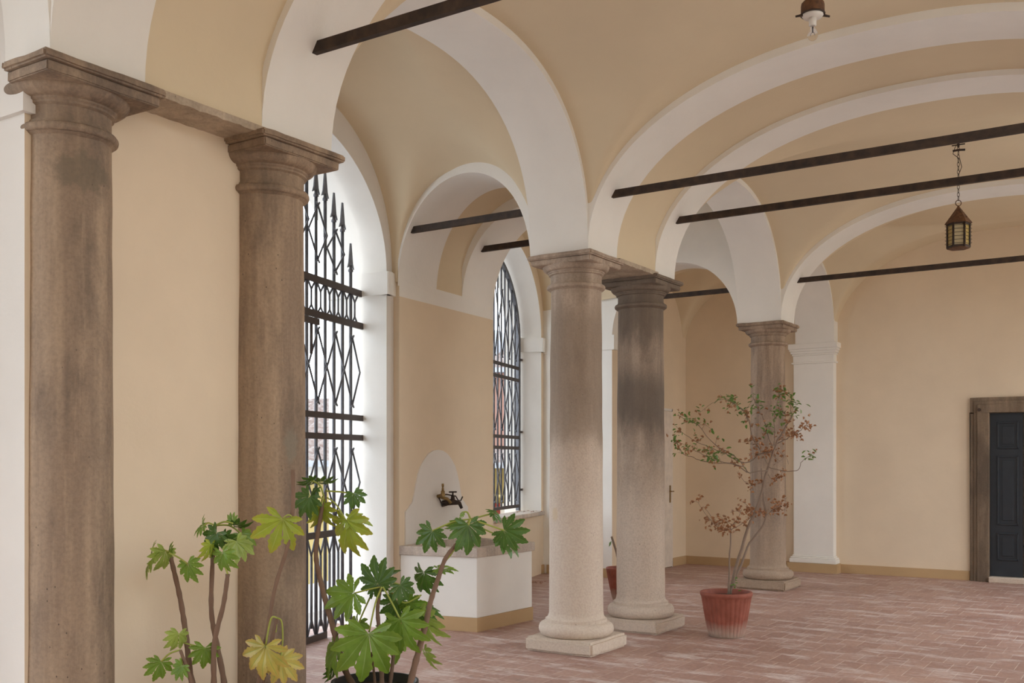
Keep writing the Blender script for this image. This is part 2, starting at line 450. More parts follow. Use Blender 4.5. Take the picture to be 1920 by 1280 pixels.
# blocks standing on the capitals, both sides of the nave
def blocks(x0, x1, rec):
    for (a, b_, mat, r) in ((3.05, 3.78, 'vault', rec), (3.78, 4.31, 'white', 0),
                            (7.36, 7.88, 'white', 0), (7.88, 8.66, 'vault', rec), (8.66, 9.10, 'white', 0),
                            (12.29, 12.81, 'white', 0)):
        struct('trim_2', MB().box(x0 + r, x1 - r, a, b_, Z_SP + (.02 if r else .002), TOP), mat)
blocks(XR0, XN0, .03)
struct('trim_2', MB().box(-4.39, XN0, 2.57, 3.05, Z_SP + .002, TOP), 'white')
for b in range(4):
    y0, y1 = BAYS[b]
    x0 = -4.39 if b == 0 else XR0
    arch('trim_3', (XN0, y0), (XN0, y1), (x0, y0), (x0, y1), Z_SP, RISE_Y[b], 'white', NY[b])
    # right-hand side of the nave, outside the picture
    arch('trim_4', (XN1, y0), (XN1, y1), (XN1 + .55, y0), (XN1 + .55, y1), Z_SP, RISE_Y[b], 'white', NY[b])
for (a, b_) in ((2.57, 4.31), (7.36, 9.10), (12.29, 12.81), (-2.25, -.55)):
    struct('wall_right', MB().box(XN1, XN1 + .55, a, b_, 0, TOP), 'cream')
struct('wall_right', MB().box(XN1, XN1 + .55, 14.64, 15.2, 0, TOP), 'cream')
struct('wall_back_unseen', MB().box(XR0, XN0, -2.25, -.55, 0, TOP), 'cream')
struct('wall_back_unseen', MB().box(-5.0, 1.0, -2.45, -2.25, 0, TOP), 'cream')  # unseen end wall, closed off to cut light from behind the camera

# ------------------------------------------------------------------ outer wall on the skew
O2 = Vector((-6.32, 7.49)); D2 = Vector((-.2527, 1.)).normalized(); N2 = Vector((-D2.y, D2.x))
if N2.x > 0: N2 = -N2
def W(u, n): return O2 + D2 * u + N2 * n
def Wz(u, n, z): p = W(u, n); return Vector((p.x, p.y, z))
def arch_wall(name, ua, ub, ops, T, mats):
    """wall along the skew line; ops: (u0,u1,u0out,u1out,spring,rise,n,sill)"""
    mb = MB(); seg = 40
    def face(n, key):
        cur = ua
        for op in ops:
            u0, u1 = (op[0], op[1]) if key == 0 else (op[2], op[3])
            sp, rs, ex, sill = op[4:8]
            mb.add([Wz(cur, n, 0), Wz(u0, n, 0), Wz(u0, n, TOP), Wz(cur, n, TOP)], [(0, 1, 2, 3)], 0)
            if sill > 0: mb.add([Wz(u0, n, 0), Wz(u1, n, 0), Wz(u1, n, sill), Wz(u0, n, sill)], [(0, 1, 2, 3)], 0)
            pts = []
            for i in range(seg + 1):
                s = -math.cos(math.pi * i / seg); u = (u0 + u1) / 2 + s * (u1 - u0) / 2
                pts.append((u, sp + rs * sup(s, ex)))
            vs = [Wz(u, n, z) for u, z in pts] + [Wz(u, n, TOP) for u, z in pts]
            k = len(pts)
            mb.add(vs, [(i, i + 1, k + i + 1, k + i) for i in range(k - 1)], 0)
            cur = u1
        mb.add([Wz(cur, n, 0), Wz(ub, n, 0), Wz(ub, n, TOP), Wz(cur, n, TOP)], [(0, 1, 2, 3)], 0)
    face(0, 0); face(T, 1)
    for op in ops:
        u0, u1, v0, v1, sp, rs, ex, sill = op
        def cv(a, b_, n):
            l = [Wz(a, n, sill)]
            for i in range(seg + 1):
                s = -math.cos(math.pi * i / seg)
                l.append(Wz((a + b_) / 2 + s * (b_ - a) / 2, n, sp + rs * sup(s, ex)))
            l.append(Wz(b_, n, sill)); return l
        a, c = cv(u0, u1, 0), cv(v0, v1, T); k = len(a)
        mb.add(a + c, [(i, i + 1, k + i + 1, k + i) for i in range(k - 1)], 1, True)
        if sill > 0: mb.add([a[0], a[-1], c[-1], c[0]], [(0, 1, 2, 3)], 0)
    for u in (ua, ub):
        mb.add([Wz(u, 0, 0), Wz(u, T, 0), Wz(u, T, TOP), Wz(u, 0, TOP)], [(0, 1, 2, 3)], 0)
    return struct(name, mb, mats, sharp=45)
OP1 = (-2.86, 0., -2.95, .135, 3.42, 1.04, 2.0, 0.)
OP0 = (-8.4, -5.7, -8.4, -5.7, 3.2, 1.1, 2.0, 0.)  # unseen first bay: wall and arch added to limit its daylight
arch_wall('wall_left', -10.4, 1.2, [OP0, OP1], .70, ['offwhite', 'white'])
OP2 = (2.33, 5.0, 2.30, 4.90, 3.36, 1.17, 2.0, .84)
arch_wall('wall_left', 1.2, 5.3, [OP2], .52, ['cream', 'white'])
# imposts on the window reveals
def impost(u_in, u_out, T, z0, z1, ret, nm='trim_5'):
    mb = MB()
    a, b_ = W(u_in, -.034), W(u_out, T)
    d = .035
    mb.prism([(a.x, a.y - d), (b_.x, b_.y - d), (b_.x, b_.y + .05), (a.x, a.y + .05)], z0, z1)
    c1, c2 = W(u_in - .03, -.035), W(u_in + ret, -.035); c3, c4 = W(u_in + ret, .02), W(u_in - .01, .05)
    mb.prism([c1, c2, c3, c4], z0, z1)
    return struct(nm, mb, 'white')
impost(0., .135, .69, 3.20, 3.42, .19)
impost(5.0, 4.90, .5, 3.16, 3.36, .12)
# pier behind the paired columns 3-4 (the fountain stands on its face)
PA = Vector((-6.27, 7.62)); PB = Vector((-6.44, 9.49))
pier = [(PA.x, PA.y), (PB.x, PB.y), (-7.0, 9.50), (-6.45, 7.66)]
struct('wall_left', MB().prism(pier, 0, 3.20), 'cream')
mb = MB(); vs = [(p[0], p[1], 3.20) for p in pier] + [(p[0], p[1], TOP) for p in pier]
for i in range(4): mb.add(vs, [(i, (i + 1) % 4, 4 + (i + 1) % 4, 4 + i)], 0 if i == 0 else 1)
struct('wall_left', mb, ['white', 'cream'])
# pier between bays B and C and plain wall of bay C
def pier3():
    mb = MB()
    pl = [(-6.46, 12.43), (-6.42, 13.0), (-6.40, 15.2), (-8.2, 15.2), (-8.2, 12.43)]
    n = len(pl)
    vs = [(p[0], p[1], 0) for p in pl] + [(p[0], p[1], TOP) for p in pl]
    fs = [(i, (i + 1) % n, n + (i + 1) % n, n + i) for i in range(n)]
    for i, f in enumerate(fs): mb.add(vs, [f], 1 if i == n - 1 else 0)
    return struct('wall_left', mb, ['cream', 'white'])
pier3()
struct('trim_6', MB().box(-6.49, -6.42, 12.41, 12.56, 3.14, 3.34).box(-7.55, -6.49, 12.41, 12.43, 3.14, 3.34), 'white')
# solid mass that closes the space between the first pair and the outer wall
mass = [(-4.25, 2.575), (-4.25, 4.12), (-5.50, 4.2), (-5.12, 2.575)]
mb = MB(); n = 4
vs = [(p[0], p[1], 0) for p in mass] + [(p[0], p[1], TOP) for p in mass]
for i in range(4): mb.add(vs, [(i, (i + 1) % n, n + (i + 1) % n, n + i)], 1 if i == 3 else 0)
struct('wall_left', mb, ['cream', 'offwhite'])
struct('trim_6', MB().box(-5.08, -4.22, 2.55, 2.62, 3.14, 3.36), 'offwhite')
# far wall
struct('wall_far', MB().box(-6.6, 1.2, 14.82, 15.2, 0, TOP), 'cream')
# aisle arches
def aisle_arch(l0, l1, r0, r1, xl0, xl1, mat, off=0., zs=3.30):
    return arch('trim_7', (xl0, l0), (XR0, r0), (xl1, l1), (XR0, r1), zs, .92, mat, 2.05, off)
def pierx(y): return PA.x + (PB.x - PA.x) * (y - PA.y) / (PB.y - PA.y)
aisle_arch(7.60, 8.29, 7.36, 7.88, -6.27, pierx(8.29), 'white')
aisle_arch(8.29, 8.80, 7.88, 8.66, pierx(8.29), pierx(8.80), 'vault', .04, 3.37)
aisle_arch(8.80, 9.49, 8.66, 9.10, pierx(8.80), pierx(9.49), 'white')
aisle_arch(12.43, 12.9, 12.29, 12.81, -6.46, -6.43, 'white')
def wall_x(y): return O2.x + D2.x * (y - O2.y) / D2.y
def aisle_z(y0, y1, hl, hr, yc, lun0, lun1, rz=1.37):
    def f(x, y, tx, ty):
        h = hl + (hr - hl) * tx
        z = Z_SP + (rz + .03) * sup((y - yc) / h, 2.4)
        xc = -5.42; hx = .86
        l = 3.30 + .985 * sup((x - xc) / hx, 2.05)
        for (ye, on) in ((y0, lun0), (y1, lun1)):
            if on and l > 3.3: z = smax(z, l + .45 * abs(y - ye), .10)
        return z
    return f
vault('ceiling', lambda y: min(wall_x(y), -5.2) - .02, XR0, lambda t: 4.2, lambda t: 7.63 - .26 * t,
      aisle_z(4.31, 7.5, 1.775, 1.55, 5.84, False, True))
vault('ceiling', lambda y: wall_x(y) - .02, XR0, lambda t: 9.45 - .35 * t, lambda t: 12.43 - .14 * t,
      aisle_z(9.2, 12.4, 1.72, 1.63, 10.75, True, True))
def zC(x, y, tx, ty):
    l = 3.30 + .985 * sup((x + 5.45) / .98, 2.05)
    z = Z_SP + 1.03 * sup((y - 13.75) / .96, 2.1)
    return smax(l, z, .1)
vault('ceiling', lambda y: -6.45, XR0, C_(12.81), C_(14.83), zC)
vault('ceiling', lambda y: wall_x(y) - .02, -4.39, lambda t: -2.25, lambda t: 2.58, lambda x, y, tx, ty: Z_SP + 1.4 * sup((y - .2) / 2.5, 2.4), nx=10, ny=30)
# row arch wall over bay C is part of trim_3; half pilaster on the far wall
t = MB(); t.box(-4.65, -4.07, 14.68, 14.83, .24, 3.02)
struct('trim_8', t, 'white', bevel=.006)
cap = MB()
for (z0, z1, o_) in ((3.02, 3.045, .025), (3.045, 3.14, .005), (3.14, 3.165, .02), (3.165, 3.20, .035), (3.20, 3.235, .05), (3.235, 3.31, .065)):
    cap.box(-4.65 - o_, -4.07 + o_, 14.68 - o_, 14.83, z0, z1)
struct('trim_8', cap, 'white', bevel=.006)
cap = MB()
for (z0, z1, o_) in ((.13, .19, .05), (.19, .215, .04), (.215, .24, .015)):
    cap.box(-4.65 - o_, -4.07 + o_, 14.68 - o_, 14.83, z0, z1)
struct('trim_8', cap, 'white', bevel=.01)
# block above the pilaster so that the last row arch has a springing
struct('trim_2', MB().box(XR0, XN0, 14.64, 14.83, 3.31, TOP), 'white')
# baseboards
struct('baseboard_far', MB().box(-6.41, -4.72, 14.795, 14.83, 0, .125).box(-4.72, -4.0, 14.61, 14.83, 0, .13).box(-4.0, -2.29, 14.795, 14.83, 0, .125), 'ochre')
struct('baseboard_left', MB().box(-6.43, -6.385, 14.30, 14.80, 0, .125).box(-6.48, -6.43, 12.41, 12.75, 0, .125)
       .box(-7.5, -6.48, 12.41, 12.44, 0, .125), 'ochre')
mb = MB(); mb.prism([W(5.0, -.02), W(5.12, -.02), W(5.12, .03), W(5.0, .03)], 0, .125)
struct('baseboard_left', mb, 'ochre')
mb = MB(); mb.prism([(PA.x + .02, PA.y - .02), (PB.x + .02, PB.y), (PB.x - .02, PB.y), (PA.x - .02, PA.y)], 0, .125)
mb.prism([W(.01, -.02), W(.18, -.02), W(.18, .03), W(.01, .03)], 0, .125)
struct('baseboard_left', mb, 'ochre')
struct('wall_light_blocker', MB().box(9.5, 10, -9, 24, -.3, 5.2), 'cream')  # unseen wall added to cut the sky light from the right-hand openings
# unseen roof slab added to stop light leaking past the vaults; floor, ground
struct('ceiling', MB().box(-8.6, 1.2, -2.3, 15.3, TOP - .03, TOP + .12), 'cream')
struct('floor', MB().prism([(1.0, -2.3), (1.0, 15.2), (-7.6, 15.2), (-8.25, 12.6), (-5.0, -2.3)], -.3, 0), 'terracotta')
struct('ground', MB().prism([(1.0, -9), (14, -9), (14, 24), (1.0, 24)], -.3, -.04), 'outside_ground')
# terrace outside and the lower street
struct('ground', MB().prism([(-4.9, -9), (-7.5, 1.), (-8.2, 12.4), (-10.2, 13.5), (-7.6, -9)], -.3, -.06), 'outside_ground')
struct('ground', MB().box(-160, -7.0, -60, 200, -2.4, -2.2), 'outside_ground')

# ------------------------------------------------------------------ columns
def column(name, x, y, r, mat, label, half=False, hw=.31):
    root = thing(name, (x, y, 0), label, 'column', 'stone columns of the portico')
    pl = MB(); h = .325
    # plinth, slightly worn
    g = 10
    def wornbox(hx, z0, z1, amp, seed, rr=.02):
        bm = bmesh.new(); bmesh.ops.create_cube(bm, size=1)
        for v in bm.verts: v.co = Vector((v.co.x * 2 * hx, v.co.y * 2 * hx, z0 + (v.co.z + .5) * (z1 - z0)))
        bmesh.ops.bevel(bm, geom=bm.edges[:] , offset=rr, segments=2, affect='EDGES')
        bmesh.ops.subdivide_edges(bm, edges=[e for e in bm.edges if e.calc_length() > .12], cuts=7, use_grid_fill=True)
        for v in bm.verts:
            nv = noise.noise_vector(v.co * 9 + Vector((seed, seed, seed)))
            edge = max(0, (abs(v.co.x) + abs(v.co.y)) / (2 * hx) - .6)
            v.co += nv * amp * (1 + 3 * edge)
            if v.co.z < z0: v.co.z = z0
        m = MB()
        bm.verts.index_update()
        m.add([v.co.copy() for v in bm.verts], [tuple(w.index for w in f.verts) for f in bm.faces], 0, True)
        bm.free(); return m
    wornbox(h, 0, .12, .004, x + y * 3).build('plinth', mat, root, sharp=35)
    sc = r / .229
    prof = [(.23, .115), (.29, .118)]
    for i in range(11):
        a = -math.pi / 2 + math.pi * i / 10
        prof.append((.265 + .055 * math.cos(a) if True else 0, .178 + .06 * math.sin(a)))
    prof += [(.262, .240), (.262, .262)]
    for i in range(6):
        a = i / 5; prof.append((.262 - .030 * math.sin(a * math.pi / 2), .262 + .055 * (1 - math.cos(a * math.pi / 2))))
    prof = [((q * sc if q < .262 else q * (sc * .5 + .5)), z) for q, z in prof]
    def wob(amp, fr):
        def f(rr, z, a, j):
            return rr + amp * noise.noise(Vector((math.cos(a) * fr + x, math.sin(a) * fr + y, z * fr * 1.5)))
        return f
    MB().lathe(prof, n=72, rib=wob(.006, 4)).build('base_moulding', mat, root, sharp=50)
    sh = []
    rb, rt = r * 1.012, r * .945
    for i in range(29):
        t_ = i / 28; z = .31 + t_ * (3.055 - .31)
        sh.append((rb + (rt - rb) * (t_ ** 1.6), z))
    MB().lathe([(rb, .29)] + sh, n=72, rib=wob(.004, 2.5)).build('shaft', mat, root, sharp=50)
    # necking, astragal, echinus
    e = sc
    cp = [(.216 * e, 3.05), (.235 * e, 3.062)]
    for i in range(9):
        a = -math.pi / 2 + math.pi * i / 8; cp.append((.232 * e + .018 * math.cos(a), 3.083 + .020 * math.sin(a)))
    cp += [(.225 * e, 3.104), (.225 * e, 3.112), (.217 * e, 3.122), (.218 * e, 3.178), (.234 * e, 3.186), (.234 * e, 3.196), (.243 * e, 3.202), (.243 * e, 3.210)]
    for i in range(10):
        a = i / 9 * math.pi / 2; cp.append((.247 * e + (.288 * (.5 * e + .5) - .247 * e) * math.sin(a), 3.212 + .05 * (1 - math.cos(a)) ** .9))
    cp.append((.26, 3.268))
    ca_ = MB().lathe(cp, n=72, rib=wob(.004, 5)).build('capital', mat, root, sharp=45)
    ab = wornbox(hw - .025, 3.255, 3.302, .003, x * 2 + y, .006)
    tp = wornbox(hw, 3.300, 3.34, .004, x + y, .010)
    if half:
        for m_ in (ab, tp): m_.v = [(max(v[0], -.005 + .01 * noise.noise(Vector(v) * 20)) if v[0] < 0 else v[0], v[1], v[2]) for v in m_.v]
    ab.add(tp.v, tp.f, 0, True)
    ab.build('abacus', mat, ca_, sharp=35)
    return root
CCX = -4.28
COLS = [(-4.255, 2.79, .196, 'stone_brown', 'brown stone column at the far left edge, nearest the camera', True),
        (-4.255, 4.01, .214, 'stone_brown2', 'brown stone column joined to the cream wall, second from the left, beside the iron gate', True),
        (-4.285, 7.58, .229, 'stone_mid', 'pale stone column with dark pits in the middle, right of the fountain'),
        (-4.29, 8.85, .229, 'stone_dark', 'stone column with dark weathered top, just right of and behind the pale middle column'),
        (-4.31, 12.57, .22, 'stone_far', 'most distant single stone column behind the potted tree')]
for c_ in COLS: column('stone_column', *c_)
# stone lintels tying the paired capitals
def lintel(y0, y1, label, x0):
    mb = MB(); nx, ny = 8, 20
    bm = bmesh.new(); bmesh.ops.create_grid(bm, x_segments=nx, y_segments=ny, size=.5)
    for v in bm.verts:
        v.co = Vector((x0 + (v.co.x + .5) * (XN0 + .035 - x0), y0 + (v.co.y + .5) * (y1 - y0), 3.328 + .008 * noise.noise(v.co * 14)))
    top_ = bmesh.ops.extrude_face_region(bm, geom=bm.faces[:])
    for g in top_['geom']:
        if isinstance(g, bmesh.types.BMVert): g.co.z = 3.365
    bm.verts.index_update()
    mb.add([v.co.copy() for v in bm.verts], [tuple(w.index for w in f.verts) for f in bm.faces], 0, False); bm.free()
    return tag(mb.build('stone_lintel', 'stone_trim' if False else 'stone_lintel'), label, 'lintel', 'rough lintels between paired capitals')
lintel(3.05, 3.78, 'rough stone lintel between the two nearest capitals on the left', -4.3)
lintel(7.88, 8.66, 'rough stone lintel between the capitals of the middle pair of columns', XR0 + .05)

# ------------------------------------------------------------------ tie rods
def rod(x0, x1, y, z, label, grp):
    mb = MB(); mb.obox(((x0 + x1) / 2, y, z), ((x1 - x0) / 2, 0, 0), (0, .019, 0), (0, 0, .03))
    o = mb.build('tie_rod', 'iron_dark'); tag(o, label, 'tie rod', grp); return o
g1 = 'iron tie rods across the hall'; g2 = 'iron tie rods across the side aisle'
rod(-4.03, XN1, 4.05, 3.855, 'dark iron tie rod over the nearest arch, top centre-left of the photo', g1)
rod(-4.00, XN1, 7.58, 3.84, 'dark iron tie rod running right from above the pale middle column', g1)
rod(-4.03, XN1, 8.85, 3.87, 'dark iron tie rod just behind the lantern chain, below the one before it', g1)
rod(-4.03, XN1, 12.55, 3.86, 'farthest and lowest dark iron tie rod, in front of the far wall', g1)
rod(-6.25, XR0, 7.66, 3.83, 'short iron tie rod nearest above the fountain', g2)
rod(-6.40, XR0, 8.95, 3.88, 'short iron tie rod behind the one above the fountain', g2)
rod(-6.44, XR0, 12.55, 3.82, 'short iron tie rod in the far side aisle left of the distant column', g2)

# ------------------------------------------------------------------ gate and grille
def spear(mb, u, n, z, h=.17, w=.038):
    a = D2
    b0 = Wz(u, n, z)
    prof = [(0, 0), (-w, -.03), (-w * .62, .02), (-w * .15, h), (w * .15, h), (w * .62, .02), (w, -.03)]
    vs = []
    for s_ in (-.006, .006):
        for (q, zz) in prof: p = W(u + q, n + s_); vs.append((p.x, p.y, z + zz))
    k = len(prof)
    mb.add(vs, [tuple(range(k)), tuple(range(k, 2 * k))] + [(i, (i + 1) % k, k + (i + 1) % k, k + i) for i in range(k)])
def clip_end(mb, u, n, z, s=1):
    for q in (-1, 1):
        mb.bar(Wz(u, n, z), Wz(u + q * .028, n, z + s * .03), .012)
GN = .30
def U1(k): return .044 - .205 - .163 * k
g = thing('iron_gate', (Wz(-1.4, GN, 0)), 'tall black iron gate with spear tips and diamond lattice filling the left archway', 'gate')
NB = 16
def archz1(u): return 3.42 + 1.04 * sup((u + 1.43) / 1.43, 2.)
tips = []
for k in range(NB):
    u = U1(k)
    zt = max(3.4, archz1(u) - .33) if k % 2 == 0 else max(3.4, archz1(u) - .26)
    if k == 0: zt = 3.47
    mb = MB(); mb.tube([Wz(u, GN, .03), Wz(u, GN, zt)], .0155, 8)
    bar_ = local(g, mb).build('bar', 'iron_grey', g)
    mb = MB(); spear(mb, u, GN, zt, .21, .062); mb.lathe([(0, 0), (.024, .01), (.024, .03), (0, .045)], 0, 0, 10)
    q = Wz(u, GN, zt - .07); mb.v[-40:] = [(v[0] + q.x, v[1] + q.y, v[2] + q.z) for v in mb.v[-40:]]
    local(g, mb).build('spear_tip', 'iron_grey', bar_)
for z, th, e0, e1 in ((3.226, .062, -2.89, .03), (2.914, .062, -2.89, .06), (2.02, .055, -2.89, .07), (1.83, .055, -2.89, .07), (.943, .06, -2.6, -.35), (.03, .06, -2.6, -.65)):
    mb = MB(); mb.bar(Wz(e0, GN - .012, z), Wz(e1, GN - .012, z), .022, th)
    local(g, mb).build('rail', 'rail_iron', g)
mb = MB()
def X(mb, ua, ub, n, zt, zb, r=.008):
    mb.tube([Wz(ua, n - .018, zt), Wz(ub, n - .018, zb)], r, 6); mb.tube([Wz(ua, n + .018, zb), Wz(ub, n + .018, zt)], r, 6)
for k in range(0, NB, 2):
    u = U1(k)
    for (zt, zb) in ((2.775, 2.145), (1.70, 1.10)):
        zm = (zt + zb) / 2; mb = MB()
        for q in (-.163, .163):
            if k == 0 and q > 0: q = .15
            mb.tube([Wz(u, GN - .02, zt), Wz(u + q, GN - .02, zm), Wz(u, GN - .02, zb)], .009, 6)
        clip_end(mb, u, GN - .02, zt); clip_end(mb, u, GN - .02, zb, -1)
        local(g, mb).build('lozenge', 'iron_grey', g)
for k in range(2, NB, 2):
    u = U1(k); zb = min(3.55, archz1(u) - .95); zb = max(zb, 3.36)
    dz = .36 if k <= 2 else .48; mb = MB()
    for q in (-.163, .163): mb.tube([Wz(u, GN - .02, zb + dz), Wz(u + q, GN - .02, zb + dz / 2), Wz(u, GN - .02, zb)], .009, 6)
    clip_end(mb, u, GN - .02, zb + dz); clip_end(mb, u, GN - .02, zb, -1)
    local(g, mb).build('lozenge', 'iron_grey', g)
for k in range(-1, NB):
    u = U1(k) - .081; mb = MB()
    mb.tube([Wz(u, GN, 2.99), Wz(u, GN, 3.13)], .009, 6)
    for q in (-1, 1):
        mb.tube([Wz(u, GN, 3.13), Wz(u + q * .065, GN, 3.21)], .009, 6); mb.tube([Wz(u, GN, 2.99), Wz(u + q * .065, GN, 2.92)], .009, 6)
    local(g, mb).build('forked_bar', 'iron_grey', g)
    if u > -.35: continue
    mb = MB()
    mb.tube([Wz(u, GN, .12), Wz(u, GN, .76)], .012, 6)
    for q in (-1, 1):
        mb.tube([Wz(u, GN, .76), Wz(u + q * .07, GN, .92)], .009, 6); mb.tube([Wz(u, GN, .2), Wz(u + q * .07, GN, .05)], .009, 6)
    local(g, mb).build('forked_bar', 'iron_grey', g)
mb = MB()
mb.bar(Wz(U1(6) - .1, GN - .04, 2.84), Wz(U1(4) - .03, GN - .04, 2.84), .03, .055)
mb.tube([Wz(U1(5) + .03, GN - .03, 2.82), Wz(U1(5) + .03, GN - .03, 2.55)], .014, 8)
local(g, mb).build('latch_bolt', 'rail_iron', g)

w2 = thing('window_grille', Wz(3.6, GN, .95), 'black iron window grille with diamond lattice in the arched window behind the fountain', 'window grille')
UL, UR = 2.42, 4.86; UC = (UL + UR) / 2; UHW = (UR - UL) / 2
def archz2(u): return 3.34 + 1.06 * sup((u - UC) / UHW, 2.)
fp = [Wz(UL, GN, .95)] + [Wz(UC - UHW * math.cos(math.pi * i / 30), GN, 3.34 + 1.06 * math.sin(math.pi * i / 30)) for i in range(31)] + [Wz(UR, GN, .95)]
mb = MB()
for a, b_ in zip(fp[:-1], fp[1:]): mb.bar(a, b_, .03, .075, up=(N2.x, N2.y, 0)) if False else mb.bar(a, b_ + (b_ - a) * .02, .05, .05)
local(w2, mb).build('frame', 'iron_grey', w2)
us = [UR - .144 * (k + 1) for k in range(16)]
for k, u in enumerate(us):
    local(w2, MB().tube([Wz(u, GN, .95), Wz(u, GN, archz2(u))], .012, 6)).build('bar', 'iron_grey', w2)
for z in (2.92, 2.75, 1.94, 1.79, .97):
    local(w2, MB().bar(Wz(UL, GN - .01, z), Wz(UR, GN - .01, z), .02, .045)).build('rail', 'rail_iron', w2)
mb = MB()
for k in range(0, 16, 2):
    u = us[k]
    for (zt, zb) in ((max(3.63, archz2(u) - .35) if k < 3 else archz2(u) - .4, 3.04), (2.68, 2.05), (1.68, 1.08)):
        zm = (zt + zb) / 2; mb = MB()
        for q in (-.144, .144): mb.tube([Wz(u, GN - .015, zt), Wz(u + q, GN - .015, zm), Wz(u, GN - .015, zb)], .008, 6)
        clip_end(mb, u, GN - .015, zt); clip_end(mb, u, GN - .015, zb, -1)
        local(w2, mb).build('lozenge', 'iron_grey', w2)
mb = MB()
for z in (3.05, 2.02, 1.20): local(w2, MB().bar(Wz(UR, GN - .01, z), Wz(UR + .09, GN - .02, z), .04, .03)).build('wall_bracket', 'rail_iron', w2)
if False: local(w2, mb).build('wall_bracket', 'rail_iron', w2)
# window sill
mb = MB()
bm = bmesh.new(); bmesh.ops.create_cube(bm, size=1)
a, b_ = W(2.3, 0), W(4.93, 0)
mb.prism([W(2.33, -.07), W(4.965, -.07), W(4.86, .28), W(2.33, .28)], .84, .90)
s_ = tag(mb.build('window_sill', 'stone_pale', bevel=.015), 'worn grey stone sill under the iron window grille', 'window sill')

# ------------------------------------------------------------------ fountain
FR, FL = Vector((-5.43, 8.70)), Vector((-5.47, 7.79))
BL = Vector((pierx(7.62) + .005, 7.63)); BR = Vector((pierx(8.92) + .005, 8.92))
fo = thing('wall_fountain', ((BL.x + FL.x) / 2, 8.25, 0), 'white plastered wall fountain with stone rim standing against the cream pier', 'fountain')
def grow(pl, d):
    c_ = sum((Vector(p) for p in pl), Vector((0, 0))) / len(pl); return [tuple(Vector(p) + (Vector(p) - c_).normalized() * d) for p in pl]
fp_ = [BL, FL, FR, BR]

q = [tuple(BL), tuple(FL + Vector((.008, -.008))), tuple(FR + Vector((.008, .008))), tuple(BR)]
local(fo, MB().prism(q, 0, .13)).build('ochre_base_band', 'ochre', fo)
ou = [Vector((BL.x, BL.y - .02)), FL + Vector((.02, -.025)), FR + Vector((.02, .025)), Vector((BR.x, BR.y + .03))]
cen = sum(ou, Vector((0, 0))) / 4
inn = [Vector((BL.x + .03, BL.y + .10)), FL + Vector((-.10, .09)), FR + Vector((-.10, -.08)), Vector((BR.x + .03, BR.y - .10))]
mb = MB(); vs = []
for pl, z in ((ou, .70), (ou, .786), (inn, .786), (inn, .70)): vs += [(p.x, p.y, z) for p in pl]
fs = []
for l in range(3): fs += [(l * 4 + i, l * 4 + (i + 1) % 4, (l + 1) * 4 + (i + 1) % 4, (l + 1) * 4 + i) for i in range(4)]
fs += [(12 + i, 12 + (i + 1) % 4, (i + 1) % 4, i) for i in range(4)]
mb.add(vs, fs)
# the basin body must be open too: rim interior is drawn down and the body stops below it
local(fo, mb).build('stone_rim', 'stone_pale', fo, bevel=.006)
mb = MB(); vs = []
for pl, z in ((fp_, .13), (fp_, .70), (inn, .70), (inn, .34)): vs += [(p[0], p[1], z) for p in pl]
fs = []
for l in range(3): fs += [(l * 4 + i, l * 4 + (i + 1) % 4, (l + 1) * 4 + (i + 1) % 4, (l + 1) * 4 + i) for i in range(4)]
mb.add(vs, fs + [(12, 13, 14, 15), (0, 1, 2, 3)])
local(fo, mb).build('basin_body', 'white', fo, bevel=.006)
# bell-shaped back panel
pd = (PB - PA).normalized(); pn = Vector((pd.y, -pd.x)); pc = PA.lerp(PB, (8.31 - PA.y) / (PB.y - PA.y))
half = [(1., .78), (1., 1.11), (.90, 1.15), (.80, 1.20), (.74, 1.28), (.69, 1.38), (.63, 1.47), (.55, 1.555), (.44, 1.62), (.30, 1.68), (.15, 1.712), (0, 1.72)]
out = [(-h_, z) for h_, z in half] + [(h_, z) for h_, z in half[::-1][1:]]
mb = MB(); vs = []
for n_ in (.0, .014):
    for (h_, z) in out: p = pc + pd * (h_ * .60) + pn * n_; vs.append((p.x, p.y, z))
k = len(out)
mb.add(vs, [tuple(range(k)), tuple(range(k, 2 * k))] + [(i, (i + 1) % k, k + (i + 1) % k, k + i) for i in range(k)])
local(fo, mb).build('back_panel', 'offwhite', fo)
# taps
def Q(s, n_, z): p = pc + pd * s + pn * n_; return Vector((p.x, p.y, z))
tp = thing('brass_tap', Q(0, .02, 1.22), 'old brass water tap with narrow lever on the fountain panel, left of the dark tap', 'tap')
local(tp, MB().tube([Q(-.02, .01, 1.245), Q(-.02, .05, 1.25), Q(-.06, .10, 1.255), Q(-.12, .15, 1.262), ], .017, 10).tube([Q(-.02, .012, 1.245), Q(.05, .09, 1.215), Q(.07, .12, 1.17)], .016, 10)).build('spout', 'brass', tp)
local(tp, MB().tube([Q(-.04, .09, 1.25), Q(-.04, .09, 1.30)], .02, 10).tube([Q(-.04, .09, 1.30), Q(-.04, .09, 1.345)], [.014, .008], 8).tube([Q(-.04, .09, 1.345), Q(-.04, .09, 1.375)], .012, 8)).build('valve', 'brass', tp)
tp = thing('iron_tap', Q(.1, .02, 1.2), 'dark iron water tap with cross handle on the fountain panel', 'tap')
local(tp, MB().tube([Q(.06, .012, 1.16), Q(.10, .06, 1.18), Q(.14, .11, 1.18), Q(.19, .15, 1.17), Q(.21, .165, 1.115)], [.03, .034, .03, .022, .016], 10)).build('spout', 'iron_dark', tp)
vv = local(tp, MB().tube([Q(.14, .10, 1.18), Q(.14, .10, 1.245)], [.026, .018], 10).tube([Q(.14, .10, 1.245), Q(.14, .10, 1.285)], .008, 8)).build('valve', 'iron_dark', tp)
